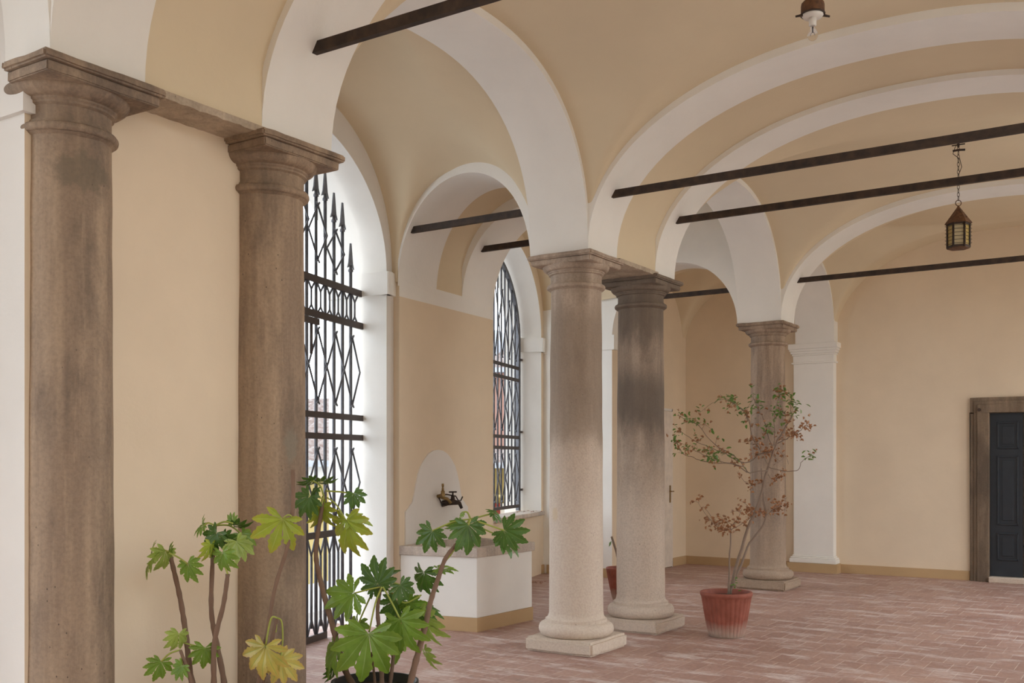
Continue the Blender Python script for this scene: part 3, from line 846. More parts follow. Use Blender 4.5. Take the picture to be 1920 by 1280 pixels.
local(tp, MB().tube([Q(.10, .08, 1.285), Q(.18, .12, 1.285)], .008, 8).tube([Q(.16, .08, 1.285), Q(.12, .12, 1.285)], .008, 8)).build('cross_handle', 'iron_dark', vv)
local(tp, MB().tube([Q(.02, .02, 1.26), Q(.10, .05, 1.26), Q(.2, .10, 1.24), Q(.215, .12, 1.195), Q(.235, .14, 1.195), Q(.255, .15, 1.235)], .007, 8).tube([Q(-.02, .03, 1.23), Q(-.01, .05, 1.18), Q(.03, .06, 1.15), Q(-.03, .08, 1.145)], .007, 8)).build('scroll_bracket', 'iron_dark', tp)

# ------------------------------------------------------------------ doors
dd = MB()
JX0, JX1, JZ = -2.28, -2.04, 2.455
def framebox(o_, y0, y1):
    mb = MB(); xr = -.84
    mb.box(JX0 + o_, JX1, y0, y1, 0, 2.25); mb.box(xr, xr + .24 - o_, y0, y1, 0, 2.25)
    mb.box(JX0 + o_, xr + .24 - o_, y0, y1, 2.25, JZ - o_); return mb
fr = framebox(0, 14.76, 14.83); f2 = framebox(.05, 14.74, 14.77); f3 = framebox(.09, 14.725, 14.75)
for f_ in (f2, f3): fr.add(f_.v, f_.f)
d1 = bpy.data.objects.new('door_1', None); COL.objects.link(d1); d1['kind'] = 'structure'
o_ = fr.build('stone_frame', 'stone_trim', d1, bevel=.008)
MB().box(JX1, -.84, 14.66, 14.83, .0, .075).build('threshold', 'stone_mid', d1, bevel=.01)
for i in range(3):
    x0 = JX1 + .4 * i + .004; x1 = x0 + .392
    mb = MB(); mb.box(x0, x1, 14.79, 14.825, .08, 2.245)
    lf = mb.build('door_leaf', 'door_blue', d1)
    for (z0, z1) in ((.29, .66), (.76, 1.68), (1.77, 2.13)):
        pb = MB(); a0, a1 = x0 + .085, x1 - .05
        # raised surround moulding and bevelled field
        for (q0, q1, q2, q3) in ((a0, a1, z0, z0 + .025), (a0, a1, z1 - .025, z1), (a0, a0 + .025, z0, z1), (a1 - .025, a1, z0, z1)):
            pb.box(q0, q1, 14.775, 14.795, q2, q3)
        pb.box(a0 + .06, a1 - .06, 14.782, 14.795, z0 + .06, z1 - .06)
        pb.build('panel', 'door_blue', lf, bevel=.006)
MB().tube([(-2.16, 14.74, 2.29), (-2.16, 14.70, 2.29)], .022, 10).build('iron_peg', 'iron_dark', d1)
d2 = bpy.data.objects.new('door_2', None); COL.objects.link(d2); d2['kind'] = 'structure'
MB().box(-6.42, -6.375, 13.25, 14.26, 0.01, 2.36).build('door_leaf', 'door_white', d2, bevel=.004)
MB().box(-6.42, -6.385, 14.26, 14.285, 0, 2.40).box(-6.42, -6.385, 13.22, 14.285, 2.365, 2.40).build('door_frame', 'offwhite', d2)
hd = MB(); hd.box(-6.376, -6.366, 14.14, 14.175, .98, 1.24); hd.tube([(-6.366, 14.158, 1.15), (-6.33, 14.158, 1.15), (-6.33, 14.05, 1.155)], .009, 8)
hd.tube([(-6.33, 14.158, 1.15), (-6.33, 14.2, 1.15)], .009, 8)
hd.build('door_handle', 'brass', d2)

# ------------------------------------------------------------------ lamps
LX, LY = -1.757, 10.7
lt = thing('hanging_lantern', (LX, LY, 3.68), 'small rusty hexagonal lantern with amber panes hanging from a long chain', 'lantern')
hexa = [(math.cos(R(60 * k + 12)) , math.sin(R(60 * k + 12))) for k in range(6)]
mb = MB().lathe([(.125, 3.925), (.122, 3.935), (.012, 4.09), (.008, 4.105)], LX, LY, 6, 0, smooth=False, a0=R(12))
for k in range(6):
    a = R(60 * k + 12)
    mb.tube([(LX + .075 * math.cos(a + .5), LY + .075 * math.sin(a + .5), 3.975), (LX + .085 * math.cos(a + .5), LY + .085 * math.sin(a + .5), 3.985)], .008, 6)
local(lt, mb).build('lantern_roof', 'rust', lt)
mb = MB()
for k, (a, b_) in enumerate(hexa):
    mb.tube([(LX + .1 * a, LY + .1 * b_, 3.69), (LX + .1 * a, LY + .1 * b_, 3.93)], .011, 6)
    c2, s2 = hexa[(k + 1) % 6]
    for z in (3.70, 3.92): mb.bar((LX + .1 * a, LY + .1 * b_, z), (LX + .1 * c2, LY + .1 * s2, z), .012, .022)
    for j in range(6):
        z = 3.725 + j * .035
        mb.tube([(LX + .104 * a, LY + .104 * b_, z), (LX + .104 * c2, LY + .104 * s2, z)], .0022, 5)
        mb.tube([(LX + .108 * a, LY + .108 * b_, z), (LX + .122 * a, LY + .122 * b_, z + .008), (LX + .108 * a, LY + .108 * b_, z + .016)], .0022, 5)
lfr = local(lt, mb).build('lantern_frame', 'iron_dark', lt)
for k in range(6):
    a, b_ = hexa[k]; c2, s2 = hexa[(k + 1) % 6]
    mb = MB(); mb.bar((LX + .095 * a, LY + .095 * b_, 3.81), (LX + .095 * c2, LY + .095 * s2, 3.81), .003, .21)
    local(lt, mb).build('glass_pane', 'amber_glass' if k % 2 else 'pale_glass', lfr)
local(lt, MB().lathe([(.0, 3.675), (.105, 3.682), (.105, 3.695), (0, 3.70)], LX, LY, 6, 0, smooth=False, a0=R(12))).build('lantern_base', 'rust', lt)
def ring(c_, r_, rad, ax1, ax2, n=14, st=1.):
    pts = [Vector(c_) + Vector(ax1) * (r_ * math.cos(2 * math.pi * i / n)) + Vector(ax2) * (r_ * st * math.sin(2 * math.pi * i / n)) for i in range(n + 1)]
    return pts
mb = MB().tube(ring((LX, LY, 4.13), .028, 0, (CT, ST, 0), (0, 0, 1)), .004, 6)
local(lt, mb).build('hanging_ring', 'rust', lt)
mb = MB(); z = 4.175; k = 0
while z < 4.70:
    ax = (CT, ST, 0) if k % 2 else (-ST, CT, 0)
    mb.tube(ring((LX, LY, z), .011, 0, ax, (0, 0, 1), 10, 2.0), .0028, 5); z += .037; k += 1
mb.tube([(LX + .0, LY, 4.40), (LX + .03, LY, 4.48), (LX + .012, LY, 4.56), (LX - .05, LY, 4.62), (LX - .03, LY, 4.68), (LX, LY, 4.72)], .0035, 5)
local(lt, mb).build('chain', 'iron_dark', lt)
mb = MB().tube([(LX, LY, 4.68), (LX, LY, 4.76)], .012, 8).tube([(LX - .05, LY - .01, 4.645), (LX, LY, 4.65), (LX + .06, LY + .01, 4.645)], .011, 8).tube([(LX - .06, LY, 4.70), (LX + .06, LY, 4.70)], .006, 6)
local(lt, mb).build('ceiling_hook', 'iron_dark', lt)

BX, BY = -1.735, 5.83
bl = thing('ceiling_lamp', (BX, BY, 4.02), 'bare clear light bulb in a rusty pendant holder hanging from the vault', 'lamp')
local(bl, MB().tube([(BX, BY, 4.27), (BX, BY, 4.78)], .012, 10)).build('stem', 'rust', bl)
local(bl, MB().lathe([(.0, 4.30), (.03, 4.30), (.036, 4.285), (.03, 4.268), (.024, 4.262), (.04, 4.255), (.05, 4.245)], BX, BY, 32)).build('collar', 'brass', bl)
local(bl, MB().lathe([(.0, 4.25), (.05, 4.248), (.063, 4.235), (.066, 4.22), (.066, 4.178), (.060, 4.172), (.060, 4.178), (0, 4.20)], BX, BY, 40)).build('cap', 'rust', bl)
local(bl, MB().lathe([(.0, 4.182), (.058, 4.180), (.060, 4.164), (.050, 4.152), (0, 4.152)], BX, BY, 32)).build('reflector_plate', 'porcelain', bl)
mb = MB()
for sgn in (-1, 1): mb.tube([(BX + sgn * .055 * CT, BY + sgn * .055 * ST, 4.168), (BX + sgn * .098 * CT, BY + sgn * .098 * ST, 4.160)], [.008, .006], 8)
pts = ring((BX, BY, 4.172), .066, 0, (1, 0, 0), (0, 1, 0), 32); mb.tube(pts, .005, 6)
local(bl, mb).build('clamp_ring', 'iron_dark', bl)
local(bl, MB().lathe([(0, 4.16), (.021, 4.158), (.0215, 4.108), (.015, 4.104), (0, 4.104)], BX, BY, 24)).build('socket', 'porcelain', bl)
bp = [(.012, 4.112), (.0135, 4.098)]
for i in range(1, 13):
    a = math.pi * (.22 + .78 * i / 12); bp.append((max(.0, .030 * math.sin(a)), 4.052 + .030 * math.cos(a) * 1.05))
bu = local(bl, MB().lathe(bp, BX, BY, 28)).build('bulb', 'bulb_glass', bl)
local(bl, MB().tube([(BX, BY, 4.10), (BX, BY, 4.065)], .004, 6).tube([(BX - .012, BY, 4.05), (BX - .006, BY, 4.066), (BX + .006, BY, 4.066), (BX + .012, BY, 4.05)], .0012, 5)).build('filament_mount', 'iron_grey', bu)

# ------------------------------------------------------------------ terracotta pots
def pot(name, x, y, R1, R0, H, label, mat='pot_clay', ribs=30):
    root = thing(name, (x, y, 0), label, 'plant pot')
    def rib(r, z, a, j):
        if ribs and 2 <= j <= 9: return r + .0065 * abs(math.sin(a * ribs / 2)) ** .7
        return r
    prof = [(R0 * .96, 0.001), (R0, .008)]
    for i in range(8):
        t_ = i / 7; prof.append((R0 + (R1 * .93 - R0) * (t_ ** .85), .01 + (H * .88 - .01) * t_))
    prof += [(R1 * .97, H * .90), (R1, H * .93), (R1, H * .985), (R1 * .97, H), (R1 * .90, H), (R1 * .87, H * .96), (R1 * .85, H * .80)]
    MB().lathe(prof, n=180 if ribs else 48, rib=rib).build('pot_wall', mat, root, sharp=60)
    MB().lathe([(0, H * .905), (R1 * .4, H * .90), (R1 * .87, H * .885)], n=24).build('soil', 'soil', root)
    return root
TX, TY = -3.43, 8.86
pot('terracotta_pot', TX, TY, .237, .155, .41, 'ribbed terracotta pot with white lime-stained foot, holding the small tree')
pot('terracotta_pot', -5.33, 10.45, .16, .075, .385, 'narrow ribbed terracotta pot half hidden behind the middle columns', ribs=26)
# dead stalk in the hidden pot
st_ = thing('dead_stalk', (-5.33, 10.45, .34), 'cut dry stalk with a tiny green sprout in the pot behind the middle columns', 'plant')
dS = (-5.33, 10.45)
local(st_, MB().tube([(dS[0], dS[1], .34), (dS[0] - .02, dS[1] - .04, .55), (dS[0] - .06, dS[1] - .09, .74)], .013, 8)).build('stalk', 'stem_grey', st_)
mb = MB(); c0 = Vector((dS[0] - .06, dS[1] - .09, .69))
mb.add([c0, c0 + Vector((-.02, -.02, -.02)), c0 + Vector((-.02, -.03, -.07)), c0 + Vector((.0, -.02, -.04))], [(0, 1, 2, 3)]); mb.data = [(0, 0)] * 4
local(st_, mb).build('sprout', 'leaf_small', st_, fix=False)

# ------------------------------------------------------------------ the small tree
TD = .5 * 0 + (-ST * TX + CT * TY)
tr = thing('potted_tree', (TX, TY, .36), 'thin leaning potted tree with sparse green and rusty dry leaves', 'tree')
random.seed(21)
def path(px, d0, d1):
    k = len(px); return [P(a, b_, d0 + (d1 - d0) * i / max(1, k - 1)) for i, (a, b_) in enumerate(px)]
def smooth_path(pts, sub=4):
    o_ = []
    for i in range(len(pts) - 1):
        p0, p1, p2, p3 = pts[max(i - 1, 0)], pts[i], pts[i + 1], pts[min(i + 2, len(pts) - 1)]
        for j in range(sub):
            t_ = j / sub
            o_.append(.5 * ((2 * p1) + (-p0 + p2) * t_ + (2 * p0 - 5 * p1 + 4 * p2 - p3) * t_ * t_ + (-p0 + 3 * p1 - 3 * p2 + p3) * t_ ** 3))
    o_.append(pts[-1]); return o_
T0 = TD
BR_ = [  # (pixels, start depth, end depth, r0, r1, leaf kind, twig density)
    ([(1368, 1115), (1380, 1065), (1402, 992), (1423, 940), (1439, 879), (1455, 834), (1467, 810), (1486, 779)], T0, T0 - .15, .017, .006, 'g', 0),
    ([(1366, 1115), (1390, 1057), (1406, 1017), (1435, 976), (1431, 927), (1427, 879)], T0, T0 + .1, .014, .005, '-', 0),
    ([(1366, 1114), (1368, 1053), (1370, 1000), (1370, 990)], T0 - .05, T0 - .1, .010, .005, '-', 0),
    ([(1439, 882), (1406, 886), (1394, 875), (1362, 868), (1325, 866), (1300, 858), (1281, 850), (1268, 830)], T0 - .1, T0 - .2, .006, .002, 'g', 9),
    ([(1400, 886), (1380, 872), (1341, 862), (1318, 852), (1300, 843)], T0, T0 - .35, .005, .002, 'm', 8),
    ([(1394, 872), (1370, 850), (1341, 834), (1309, 797), (1290, 790), (1270, 776)], T0 - .05, T0 + .1, .005, .002, 'g', 10),
    ([(1423, 850), (1398, 868), (1360, 850), (1330, 838), (1300, 825), (1272, 805)], T0 - .05, T0 - .0, .005, .002, 'm', 9),
    ([(1448, 846), (1423, 852), (1410, 863), (1392, 868)], T0 - .1, T0, .006, .004, 'r', 3),
    ([(1449, 838), (1440, 815), (1435, 793), (1421, 765), (1412, 745)], T0 - .1, T0 + .2, .006, .002, 'g', 8),
    ([(1425, 842), (1410, 815), (1402, 781), (1380, 760), (1357, 748), (1335, 756), (1310, 775)], T0, T0 - .2, .005, .0015, 'm', 10),
    ([(1402, 790), (1395, 770), (1370, 752), (1350, 740)], T0, T0 + .3, .004, .0015, 'g', 6),
    ([(1440, 875), (1471, 883), (1496, 881), (1502, 868), (1512, 858), (1526, 852)], T0 - .1, T0 - .35, .004, .0015, 'e', 3),
    ([(1451, 872), (1466, 862), (1472, 852), (1478, 870)], T0 - .1, T0 + .1, .003, .0015, 'r', 4),
    ([(1456, 832), (1475, 822), (1492, 814), (1505, 802), (1518, 791)], T0 - .1, T0 - .3, .004, .0015, 'r', 8),
    ([(1460, 822), (1480, 812), (1503, 806)], T0 - .1, T0 + .2, .003, .0015, 'r', 6),
    ([(1486, 779), (1482, 765), (1484, 745)], T0 - .15, T0 - .15, .004, .0015, 'g', 8),
    ([(1486, 779), (1470, 775), (1478, 765)], T0 - .15, T0, .003, .0015, 'g', 6),
    ([(1452, 835), (1452, 790), (1456, 760), (1465, 728)], T0 - .1, T0 - .2, .004, .0015, 'e', 5),
    ([(1370, 990), (1355, 994), (1341, 984), (1321, 960), (1307, 940)], T0 - .1, T0 - .25, .004, .0015, 'r', 9),
    ([(1350, 990), (1332, 965), (1318, 948)], T0 - .1, T0 + .1, .003, .0015, 'r', 5),
    ([(1370, 992), (1394, 980), (1410, 966), (1402, 948)], T0 - .1, T0 + .1, .004, .0015, 'r', 8),
    ([(1370, 988), (1385, 968), (1390, 955)], T0 - .1, T0 - .2, .003, .0015, 'r', 5),
    ([(1432, 970), (1443, 960), (1455, 953), (1471, 957)], T0, T0 - .1, .003, .0015, 'r', 8),
    ([(1430, 930), (1430, 945), (1436, 960), (1426, 962)], T0, T0 + .15, .003, .0015, 'r', 6),
    ([(1437, 900), (1420, 908), (1400, 905), (1390, 895)], T0, T0 - .1, .003, .0015, 'r', 5),
    ([(1440, 890), (1452, 900), (1460, 890), (1445, 908)], T0, T0 - .15, .003, .0015, 'r', 5),
    ([(1440, 870), (1425, 845), (1420, 830), (1412, 850)], T0, T0 + .2, .003, .0015, 'r', 8)]
wood = MB(); twig = MB(); gl = MB(); gl.data = []; rl = MB(); rl.data = []
def small_leaf(mb, p, s, kind):
    d_ = Vector((random.gauss(0, 1), random.gauss(0, 1), random.gauss(-.15, .7))).normalized()
    sd = d_.cross(Vector((random.gauss(0, .5), random.gauss(0, .5), 1))).normalized()
    up = sd.cross(d_) * (.15 * s)
    if kind == 'r': up *= 3
    a = [p, p + d_ * s * .35 + sd * s * .24 + up, p + d_ * s * .75 + sd * s * .19 + up, p + d_ * s, p + d_ * s * .75 - sd * s * .19 + up, p + d_ * s * .35 - sd * s * .24 + up, p + d_ * s * .5]
    mb.add(a, [(0, 1, 6), (1, 2, 6), (2, 3, 6), (3, 4, 6), (4, 5, 6), (5, 0, 6)], 0, True); mb.data += [(0, random.random())] * 7
def cluster(p, kind):
    for _ in range(random.randint(2, 4)):
        q = p + Vector((random.gauss(0, .02), random.gauss(0, .02), random.gauss(0, .015)))
        kk = kind
        if kind == 'm': kk = 'g' if random.random() < .55 else 'r'
        if kind == 'g' and random.random() < .12: kk = 'r'
        if kk == 'g': small_leaf(gl, q, random.uniform(.034, .056), 'g')
        else: small_leaf(rl, q, random.uniform(.024, .042), 'r')
for (px, d0, d1, r0, r1, kind, den) in BR_:
    pts = smooth_path(path(px, d0, d1), 4); k = len(pts)
    big = r0 > .009
    jit = [p + Vector((random.gauss(0, .002), random.gauss(0, .002), random.gauss(0, .003))) for p in pts]
    wood.tube(jit, [r0 + (r1 - r0) * i / (k - 1) for i in range(k)], 7 if big else 5)
    if den:
        for _ in range(int(den * 1.15)):
            i = random.randint(int(k * .2), k - 1); p = jit[i]
            L = random.uniform(.04, .15) if kind != 'e' else random.uniform(.02, .07)
            if kind == 'e': i = k - 1 - random.randint(0, 2); p = jit[i]
            dirv = Vector((random.gauss(0, 1), random.gauss(0, 1), random.gauss(.25, .6))).normalized()
            q1 = p + dirv * L * .5 + Vector((0, 0, random.gauss(0, .012))); q2 = p + dirv * L
            twig.tube([p, q1, q2], [.0018, .0014, .001], 4)
            kd = 'g' if kind == 'e' else kind
            if kd == 'g' and px[0][0] == 1423: kd = 'm'
            cluster(q2, kd); cluster(q1, kd if random.random() < .7 else 'r')
small_base = P(1378, 1095, T0 - .05)
for _ in range(10): small_leaf(gl, small_base + Vector((random.gauss(0, .012), random.gauss(0, .012), random.gauss(0, .03))), .035, 'g')
local(tr, wood).build('trunk', 'stem_grey', tr)
local(tr, twig).build('twigs', 'stem', tr)['kind'] = 'stuff'
local(tr, gl).build('green_foliage', 'leaf_small', tr, fix=False)['kind'] = 'stuff'
o_ = local(tr, rl).build('dry_foliage', 'leaf_rusty', tr, fix=False); o_['kind'] = 'stuff'; o_['label'] = 'rusty brown dry leaves'

# ------------------------------------------------------------------ foreground shrubs
def palm_leaf(J, a, b_, L, mat, parent, droop=.25, lobes=9, seed=0, spread=118):
    rnd = random.Random(seed)
    a = a.normalized(); b_ = (b_ - a * b_.dot(a)).normalized(); n_ = a.cross(b_)
    mb = MB(); mb.data = []
    half_gap = R(spread / (lobes - 1)) 
    for k in range(lobes):
        ang = R(-spread + 2 * spread * k / (lobes - 1)) + rnd.gauss(0, .03)
        rel = abs(k - (lobes - 1) / 2) / ((lobes - 1) / 2)
        Lk = L * (1 - .50 * rel ** 1.5) * rnd.uniform(.92, 1.06)
        d_ = a * math.cos(ang) + b_ * math.sin(ang); s_ = -a * math.sin(ang) + b_ * math.cos(ang)
        ts = [0, .12, .24, .34, .42, .50, .58, .66, .74, .82, .90, .96, 1.0]
        dr = droop * rnd.uniform(.7, 1.35)
        vs = []
        for i, t_ in enumerate(ts):
            wedge = math.tan(half_gap * 1.02) * t_ * Lk
            wp = Lk * (.082 + .078 * math.sin(min(1, max(0, (t_ - .30) / .44)) * math.pi / 1.5))
            if t_ > .70: wp *= max(0., (1 - t_) / .30) ** .62
            w = min(wedge, wp) if t_ < .30 else min(wedge, wp)
            if t_ > .4 and t_ < .97: w *= 1 + (.13 if i % 2 else -.10)
            if t_ == 1.: w = 0.0005
            c_ = J + d_ * (Lk * t_ * (1 - .18 * dr * t_)) - n_ * (dr * Lk * t_ * t_ * .55) + n_ * (.03 * Lk * math.sin(6 * t_ + k))
            for (q, v_) in ((-1, 0), (-.5, .12), (-.10, .3), (0, 1), (.10, .3), (.5, .12), (1, 0)):
                vs.append(c_ + s_ * (w * q) + n_ * (abs(q) * w * .22 + (.035 * w * math.sin(t_ * 25 + q * 3))))
                mb.data.append((v_ if t_ > .03 else 1., t_ * (.6 + .4 * abs(q))))
        m_ = 7
        mb.add(vs, [(i * m_ + j, i * m_ + j + 1, (i + 1) * m_ + j + 1, (i + 1) * m_ + j) for i in range(len(ts) - 1) for j in range(m_ - 1)], 0, True)
    return local(parent, mb).build('leaf', mat, parent, fix=False)
CAMR = Vector((CT, ST, 0)); CAMF = Vector((-ST, CT, 0)); CAMU = Vector((0, 0, 1))
def leaf_px(parent, j, t, d, w, mat, seed, droop=.25, lobes=9, dep=0., spread=118):
    """leaf joint and tip as seen, at depth d; w = how open the blade is across, dep = how far it leans away"""
    J = P(j[0], j[1], d)
    T = P(t[0], t[1], d)
    v = T - J; L = v.length
    a = v.normalized() * math.cos(dep) + CAMF * math.sin(dep)
    L = 1.12 * L / max(.35, math.cos(dep))
    perp = (CAMR * v.normalized().dot(CAMU) - CAMU * v.normalized().dot(CAMR))
    bb = perp * w + CAMF * math.sqrt(max(0, 1 - w * w)) * (1 if seed % 2 else -1)
    n_ = a.cross(bb)
    if n_.dot(CAMF) > 0: bb = -bb            # upper side of the blade towards the viewer / up
    return palm_leaf(J, a, bb, L, mat, parent, droop, lobes, seed, spread)

def stems(root, lst, d, mat='stem'):
    for i, (px, r0, r1, dj) in enumerate(lst):
        pts = smooth_path([P(a, b_, d + dj) for a, b_ in px], 6); k = len(pts)
        rr = [(r0 + (r1 - r0) * q / (k - 1)) * (1 + .10 * math.sin(q * 2.4)) for q in range(k)]
        local(root, MB().tube(pts, rr, 9)).build('stem', mat, root)
def petioles(root, lst, d):
    for (px, dj) in lst:
        local(root, MB().tube(smooth_path([P(a, b_, d + dj) for a, b_ in px], 5), .0042, 6)).build('petiole', 'petiole', root)

# right shrub
RD = 5.0; c_ = P(703, 1290, RD); RP = (c_.x, c_.y)
RH = EYE - (1280 - HY) * RD / F + .012
pr = thing('black_pot', (RP[0], RP[1], 0), 'round black pot at the bottom edge holding the bushy glossy shrub', 'plant pot')
PR = .215
MB().lathe([(PR * .72, .001), (PR * .74, .01), (PR * .95, RH - .05), (PR, RH - .045), (PR, RH), (PR * .93, RH), (PR * .90, RH - .06)], n=56).build('pot_wall', 'black_pot', pr)
MB().lathe([(0, RH - .03), (PR * .5, RH - .035), (PR * .91, RH - .045)], n=24).build('soil', 'soil', pr)
rs = thing('leafy_shrub', (RP[0], RP[1], RH - .05), 'bushy shrub with large glossy hand-shaped leaves in the black pot', 'shrub')
stems(rs, [([(668, 1292), (646, 1253), (622, 1167), (605, 1105), (593, 1050), (594, 1015), (602, 962), (607, 930)], .017, .009, .05),
           ([(766, 1292), (780, 1238), (798, 1170), (808, 1125), (822, 1083), (836, 1045), (857, 1019)], .017, .009, -.05),
           ([(716, 1292), (714, 1210), (708, 1150), (711, 1118), (716, 1099)], .013, .007, 0.02),
           ([(730, 1292), (736, 1245), (738, 1205)], .011, .008, .1),
           ([(704, 1292), (700, 1250), (696, 1222)], .008, .005, .05)], RD)
petioles(rs, [([(716, 1100), (704, 1130), (692, 1185)], -.1), ([(718, 1100), (735, 1130), (750, 1160)], -.08),
              ([(714, 1100), (690, 1105), (664, 1112)], .0), ([(720, 1098), (735, 1092), (750, 1096)], 0),
              ([(718, 1098), (740, 1115), (760, 1130), (790, 1115)], .05), ([(716, 1099), (708, 1094)], 0), ([(700, 1106), (680, 1150), (672, 1170)], .1),
              ([(857, 1019), (845, 1040), (820, 1068)], .0), ([(882, 973), (850, 978), (811, 995)], -.05), ([(857, 1019), (868, 990), (882, 973)], -.05),
              ([(882, 973), (878, 984)], -.08), ([(882, 973), (910, 982), (945, 994)], -.05), ([(882, 973), (905, 967), (925, 962)], 0), ([(882, 972), (876, 960), (868, 960)], -.02),
              ([(882, 973), (905, 990), (935, 1004)], 0),
              ([(607, 935), (590, 930), (581, 931)], .0), ([(607, 930), (600, 910), (584, 900)], .05), ([(610, 920), (640, 922), (662, 926)], .05),
              ([(612, 932), (630, 945), (648, 974)], 0.02), ([(607, 930), (603, 945)], 0)], RD)
RL = [((691, 1187), (679, 1276), -.15, .98, 'leaf_green', .30, 0), ((750, 1160), (778, 1228), -.1, .85, 'leaf_green', .30, 0),
      ((708, 1096), (696, 1046), .0, .95, 'leaf_dark', .15, .2), ((664, 1111), (609, 1136), .0, .85, 'leaf_green', .2, .1),
      ((750, 1096), (768, 1128), -.02, .9, 'leaf_dark', .3, .2), ((795, 1072), (800, 1122), .05, .75, 'leaf_dark', .4, .2),
      ((744, 1125), (728, 1165), .15, .95, 'leaf_dark', .3, 0), ((789, 1152), (822, 1216), .1, .5, 'leaf_light', .3, 0),
      ((782, 1140), (834, 1156), .12, .32, 'leaf_dark', .2, 0), ((634, 1205), (609, 1268), .0, .55, 'leaf_green', .3, 0),
      ((625, 1255), (613, 1280), .05, .5, 'leaf_dark', .3, 0), ((796, 1218), (815, 1256), .1, .45, 'leaf_light', .3, 0),
      ((720, 1205), (722, 1242), .2, .6, 'leaf_lime', .3, 0), ((672, 1165), (655, 1212), .15, .6, 'leaf_green', .3, 0), ((735, 1180), (745, 1240), .15, .8, 'leaf_green', .3, 0),
      ((765, 1128), (790, 1168), .1, .8, 'leaf_green', .3, 0), ((700, 1100), (742, 1066), .08, .5, 'leaf_dark', .2, 0),
      ((811, 995), (795, 1034), -.05, .95, 'leaf_dark', .2, .1), ((878, 983), (881, 1038), -.08, .9, 'leaf_dark', .25, .1),
      ((945, 993), (988, 1020), -.05, .95, 'leaf_dark', .2, .1), ((925, 962), (940, 978), .0, .5, 'leaf_dark', .2, 0), ((925, 962), (912, 954), 0, .35, 'leaf_dark', .2, 0),
      ((862, 978), (838, 994), .02, .5, 'leaf_green', .2, 0), ((868, 962), (862, 970), -.02, .6, 'leaf_green', .2, 0),
      ((821, 1066), (855, 1068), .0, .28, 'leaf_green', .1, 0), ((870, 1000), (862, 1028), .06, .7, 'leaf_dark', .3, 0), ((940, 1008), (975, 1036), .03, .45, 'leaf_dark', .3, 0),
      ((581, 929), (558, 966), .0, .9, 'leaf_dark', .25, .1), ((588, 900), (556, 912), .05, .35, 'leaf_dark', .2, 0), ((600, 903), (632, 901), .06, .3, 'leaf_dark', .2, 0),
      ((663, 924), (674, 952), .05, .95, 'leaf_dark', .25, 0), ((650, 974), (662, 1048), .02, .75, 'leaf_lime', .3, .1), ((655, 972), (696, 980), .05, .5, 'leaf_light', .3, 0),
      ((604, 950), (620, 986), .06, .7, 'leaf_lime', .3, 0), ((604, 950), (590, 990), .08, .5, 'leaf_lime', .3, 0), ((594, 915), (582, 935), .04, .6, 'leaf_dark', .3, 0)]
for i, (j, t_, dj, w, mt, dr, dep) in enumerate(RL): leaf_px(rs, j, t_, RD + dj, w, mt, i, dr, 9, dep)

# left shrub in its own pot below the frame edge
LD = 4.75; c_ = P(412, 1330, LD); LP = (c_.x, c_.y); LH = EYE - (1335 - HY) * LD / F
pl_ = thing('clay_pot', (LP[0], LP[1], 0), 'clay pot with the leggy shrub, standing before the cream wall between the left columns', 'plant pot')
MB().lathe([(.14, .001), (.145, .01), (.20, LH - .05), (.215, LH - .045), (.215, LH), (.195, LH), (.19, LH - .06)], n=48).build('pot_wall', 'pot_clay', pl_)
MB().lathe([(0, LH - .03), (.1, LH - .035), (.193, LH - .045)], n=24).build('soil', 'soil', pl_)
ls = thing('leggy_shrub', (LP[0], LP[1], LH - .05), 'leggy shrub with bare stems and drooping yellow leaves between the left columns', 'shrub')
stems(ls, [([(385, 1345), (360, 1278), (348, 1185), (338, 1122), (325, 1065), (317, 1034)], .015, .010, .05),
           ([(425, 1345), (420, 1278), (404, 1195), (396, 1139), (399, 1044), (403, 985)], .015, .009, .03),
           ([(402, 1345), (401, 1278), (402, 1204), (419, 1132), (427, 1076)], .014, .010, -.05),
           ([(372, 1345), (355, 1267), (338, 1218)], .010, .007, -.1),
           ([(470, 1350), (488, 1260), (500, 1190), (516, 1100), (540, 1020), (549, 950), (549, 880)], .009, .010, -.05),
           ([(478, 1350), (500, 1240), (512, 1190), (519, 1158)], .012, .008, .0)], LD)
petioles(ls, [([(317, 1034), (300, 1030), (288, 1040)], 0), ([(317, 1036), (335, 1045), (352, 1057)], -.05), ([(403, 985), (390, 980), (381, 988)], 0),
              ([(403, 985), (420, 978), (437, 981)], 0), ([(403, 985), (430, 985), (453, 1001)], .05), ([(427, 1076), (420, 1055), (417, 1038)], -.1),
              ([(338, 1218), (318, 1225), (302, 1240)], -.1), ([(345, 1205), (365, 1210), (384, 1214)], 0), ([(340, 1222), (342, 1247)], -.1),
              ([(519, 1158), (508, 1160), (498, 1210)], -.1), ([(519, 1158), (528, 1165), (530, 1200), (526, 1235)], -.02), ([(519, 1158), (517, 1185)], 0),
              ([(547, 968), (540, 965), (530, 972)], -.08)], LD)
